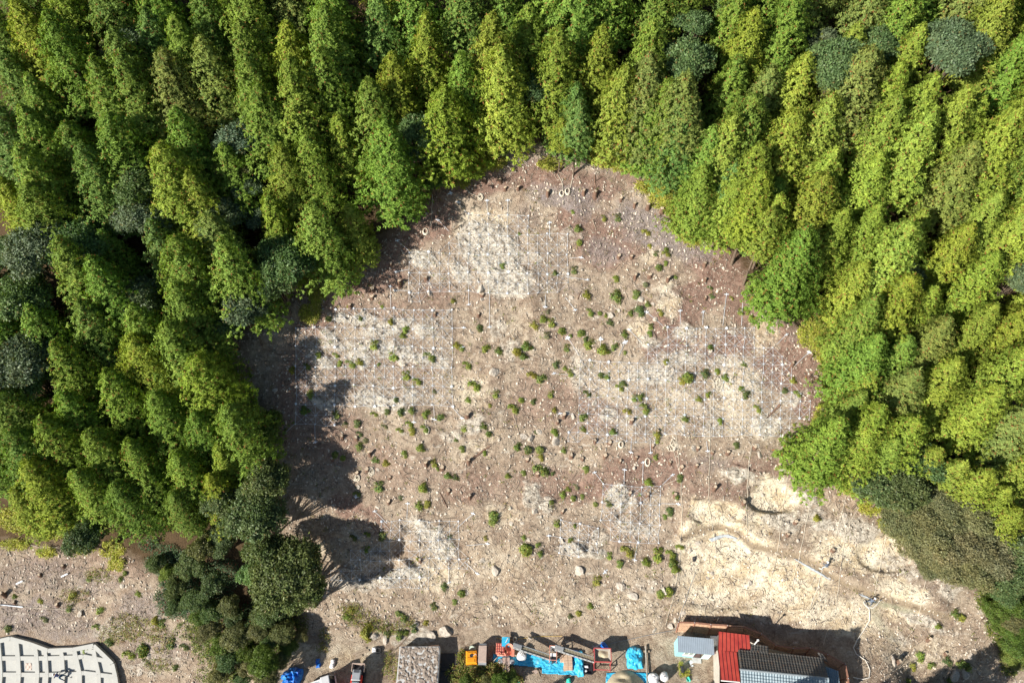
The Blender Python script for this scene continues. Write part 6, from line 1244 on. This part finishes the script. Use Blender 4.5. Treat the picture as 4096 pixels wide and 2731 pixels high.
    ax = (hd - Vector(J['neck'])).normalized(); f = Vector(J['face']).normalized(); rt = f.cross(ax).normalized(); Rm = Matrix((rt, f, ax)).transposed()
    def place(m, name, mat): ob = m.build(name, M[mat], root, None, True); ob.matrix_local = Matrix.Translation(hd) @ Rm.to_4x4(); return ob
    m = MB().lathe([(.125, .03), (.128, .06), (.118, .11), (.085, .150), (.03, .17), (.005, .172)], (0, 0, 0), 18, cap=False); m.box((0, .125, .035), (.16, .09, .012)).box((0, 0, .168), (.03, .16, .012)); place(m, 'helmet', 'helmet')
    place(MB().lathe([(.090, -.05), (.094, 0), (.096, .04)], (0, -.012, 0), 14, cap=False), 'hair', 'hair')
    place(MB().add([(-.012, .088, .0), (.012, .088, .0), (.015, .092, -.035), (-.015, .092, -.035), (0, .115, -.03)], [(0,1,4),(1,2,4),(2,3,4),(3,0,4)]), 'nose', 'skin')
    place(MB().lathe([(.002, -.01), (.011, 0), (.002, .01)], (-.032, .088, .006), 8).lathe([(.002, -.01), (.011, 0), (.002, .01)], (.032, .088, .006), 8), 'eyes', 'hair'); place(MB().box((0, .086, -.058), (.045, .012, .009)), 'mouth', 'brown cover')
    for s in (-1, 1): place(MB().lathe([(.004, -.03), (.016, -.01), (.018, .012), (.004, .03)], (s * .086, 0, 0), 8), 'ear', 'skin')
    P = Vector(J['pelvis']); Cc = Vector(J['chest']); ring = []
    dd = (Cc - P).normalized(); s1 = Vector((1, 0, 0)); s2 = dd.cross(s1).normalized()
    for i in range(17): a = 2 * PI * i / 16; ring.append(tuple(P + dd * .08 + s1 * .165 * math.cos(a) + s2 * .14 * math.sin(a)))
    MB().tube(ring, .022, 5, caps=False).build('harness_belt', M['harness'], root)
    return root
# upright on the slope, facing uphill
STAND = dict(pelvis=(0, 0, .93), chest=(0, .10, 1.30), neck=(0, .16, 1.48), head=(0, .20, 1.60), face=(0, 1, -.25), shl=(-.19, .10, 1.38), shr=(.19, .10, 1.38), ell=(-.27, .22, 1.12), elr=(.27, .26, 1.14), hal=(-.20, .46, 1.10), har=(.16, .50, 1.16), knl=(-.12, .16, .50), knr=(.14, .26, .62), ftl=(-.13, .02, .08), ftr=(.15, .24, .25), toel=(-.14, .20, .12), toer=(.16, .40, .32))
g = at_top(3309, 2262, 1.2); person(g, .15, STAND, 'slate cloth', 'pale work trousers', 'upper worker on the tan cut, white helmet and grey jacket, hanging on a rope')
NOZ = dict(pelvis=(0, 0, .88), chest=(0, .16, 1.20), neck=(.02, .26, 1.36), head=(.03, .32, 1.47), face=(.2, 1, -.5), shl=(-.19, .14, 1.28), shr=(.19, .18, 1.28), ell=(-.36, .20, 1.06), elr=(.34, .32, 1.06), hal=(-.26, .44, .92), har=(.30, .58, .98), knl=(-.20, .18, .48), knr=(.20, .20, .50), ftl=(-.28, -.02, .06), ftr=(.26, .06, .12), toel=(-.32, .16, .10), toer=(.28, .26, .2))
g = at_top(3485, 2405, 1.1); w_ = person(g, -.9, NOZ, 'slate cloth', 'slate cloth', 'lower worker on the tan cut, white helmet, spraying mortar with a hose')
g = Vector(w_.location); q0 = ground(3475, 2436)
pts_ = [g + Vector((-.55, .25, .7)), g + Vector((-.62, -.15, .75)), g + Vector((-.35, -.50, .8)), g + Vector((.1, -.55, .85)), g + Vector((.55, -.25, .95)), g + Vector((.95, .12, .95))]
cv = []
for i in range(len(pts_) - 1):
    for k in range(4): cv.append(tuple(pts_[i].lerp(pts_[i + 1], k / 4) - g))
cv.append(tuple(pts_[-1] - g)); t = empty('spray_nozzle', g, 0, 'cream hose and nozzle wrapped round the lower worker', 'nozzle'); MB().tube([tuple(q0 - g + Vector((0, 0, .1)))] + cv, .05, 7).build('hose', M['hose'], t, smooth=True); a = pts_[-1] - g; MB().tube([tuple(a), tuple(a + Vector((.35, .12, -.05)))], [.06, .03], 8).build('nozzle', M['grey metal'], t)
# bent over the concrete lattice, head to the left
BEND = dict(pelvis=(0, 0, .78), chest=(0, .42, .86), neck=(0, .60, .84), head=(0, .72, .80), face=(0, .35, -1), shl=(-.19, .46, .88), shr=(.19, .46, .88), ell=(-.28, .62, .62), elr=(.30, .60, .66), hal=(-.14, .74, .44), har=(.10, .72, .42), knl=(-.16, .10, .44), knr=(.20, -.08, .42), ftl=(-.18, -.24, .08), ftr=(.26, -.42, .06), toel=(-.2, -.04, .06), toer=(.28, -.22, .04))
b3 = SL(266, 2704, .36); person(b3, PI / 2 - .25, BEND, 'navy cloth', 'denim', 'worker in white helmet and navy clothes bending over the concrete lattice')
o = MB().grid(lambda u, v: ((u - .5) * .6, (v - .5) * .7, .05 + .03 * math.sin(9 * u) * math.cos(7 * v)), 8, 8, .01).build('net_bag', M['beige paint'], None, SL(118, 2662, .1)); o.rotation_euler = (TILT, 0, 0); tag(o, 'pale tangle of netting in a cell of the concrete lattice', 'netting')
# ------------------------------------------------------------------ vehicles
def kei_truck():
    c = ground(1282, 2758); t = empty('pickup_truck', c, .33, 'small white flatbed truck cut by the bottom edge', 'truck')
    # x forward
    V = [(.35,-.70,.45),(1.62,-.70,.45),(1.66,-.70,.95),(1.25,-.66,1.72),(.45,-.66,1.78),(.35,-.70,.95)]; k = len(V); VV = V + [(x, -y, z) for x, y, z in V]
    MB().add(VV, [tuple(range(k)), tuple(range(2*k-1, k-1, -1))] + [(i, k+i, k+(i+1) % k, (i+1) % k) for i in range(k)]).build('cab', M['white paint'], t, bevel=.05)
    MB().add([(1.655,-.62,.99),(1.655,.62,.99),(1.285,.58,1.68),(1.285,-.58,1.68)], [(0,1,2,3)]).build('windscreen', M['glass dark'], t).location = (.015, 0, .012)
    for s in (-1, 1): MB().add([(.5, s*.715, 1.0), (1.45, s*.715, 1.0), (1.2, s*.685, 1.6), (.52, s*.685, 1.62)], [(0,1,2,3)]).build('side_window', M['glass dark'], t)
    MB().box((-.65, 0, .68), (1.95, 1.36, .08)).build('bed', M['grey metal'], t)
    for (cc, dd) in (((-.65, .70, .86), (1.95, .04, .3)), ((-.65, -.70, .86), (1.95, .04, .3)), ((-1.64, 0, .86), (.04, 1.44, .3))): MB().box(cc, dd).build('side_gate', M['white paint'], t)
    MB().box((.30, 0, 1.25), (.04, 1.3, .05)).box((.30, .62, 1.0), (.04, .05, .6)).box((.30, -.62, 1.0), (.04, .05, .6)).build('guard_frame', M['white paint'], t)
    for x in (1.1, -1.0):
        for s in (-1, 1):
            w = MB(); w.tube([(x, s * .52, .28), (x, s * .70, .28)], .28, 16); wo_ = w.build('wheel', M['rubber'], t); MB().tube([(x, s * .69, .28), (x, s * .715, .28)], .15, 12).build('rim', M['grey metal'], wo_)
    for s in (-1, 1): MB().box((1.66, s * .52, .72), (.05, .22, .16)).build('headlight', M['aluminium'], t)
    MB().box((1.68, 0, .45), (.08, 1.36, .16)).build('bumper', M['white paint'], t)
kei_truck()
def carrier():
    c = ground(1432, 2735); t = empty('crawler_carrier', c, -.03, 'red crawler carrier with grey top panels and dark bed', 'crawler carrier')
    MB().box((0, .1, .62), (.95, 3.1, .35)).build('chassis', M['dark metal'], t, bevel=.03)
    for s in (-1, 1):
        MB().box((s * .56, 0, .26), (.26, 2.9, .5)).build('track', M['rubber'], t, bevel=.12)
        MB().box((s * .46, -.35, 1.0), (.14, 1.9, .5)).build('side_panel', mm('machine red', (.70, .05, .03), .4), t, bevel=.02)
    MB().box((0, .55, 1.32), (.78, .95, .5)).build('engine_cover', M['grey metal'], t, bevel=.04); m = MB()
    for i in range(5): m.box((0, .75 + .07 * i, 1.585), (.56, .03, .02))
    m.build('vents', M['dark metal'], t); MB().box((0, .12, 1.4), (.86, .12, .1)).build('guard_rail', M['white paint'], t); MB().box((0, -.45, 1.2), (.72, .85, .35)).build('seat_deck', mm('bluish steel', (.24, .29, .32), .5), t, bevel=.03); MB().box((0, -1.4, 1.1), (.70, .7, .3)).build('rear_deck', M['grey metal'], t, bevel=.03)
    m = MB().box((0, 1.62, 1.0), (1.25, .08, .6)).box((-.6, 1.3, 1.0), (.06, .7, .55)).box((.6, 1.3, 1.0), (.06, .7, .55)); m.build('tailgate', M['beige paint'], t); MB().tube([(.2, -.2, 1.4), (.3, -.05, 1.75)], .02, 5).lathe([(.05, 0), (.04, .05)], (.3, -.05, 1.75), 8).build('lever', M['dark metal'], t)
carrier()
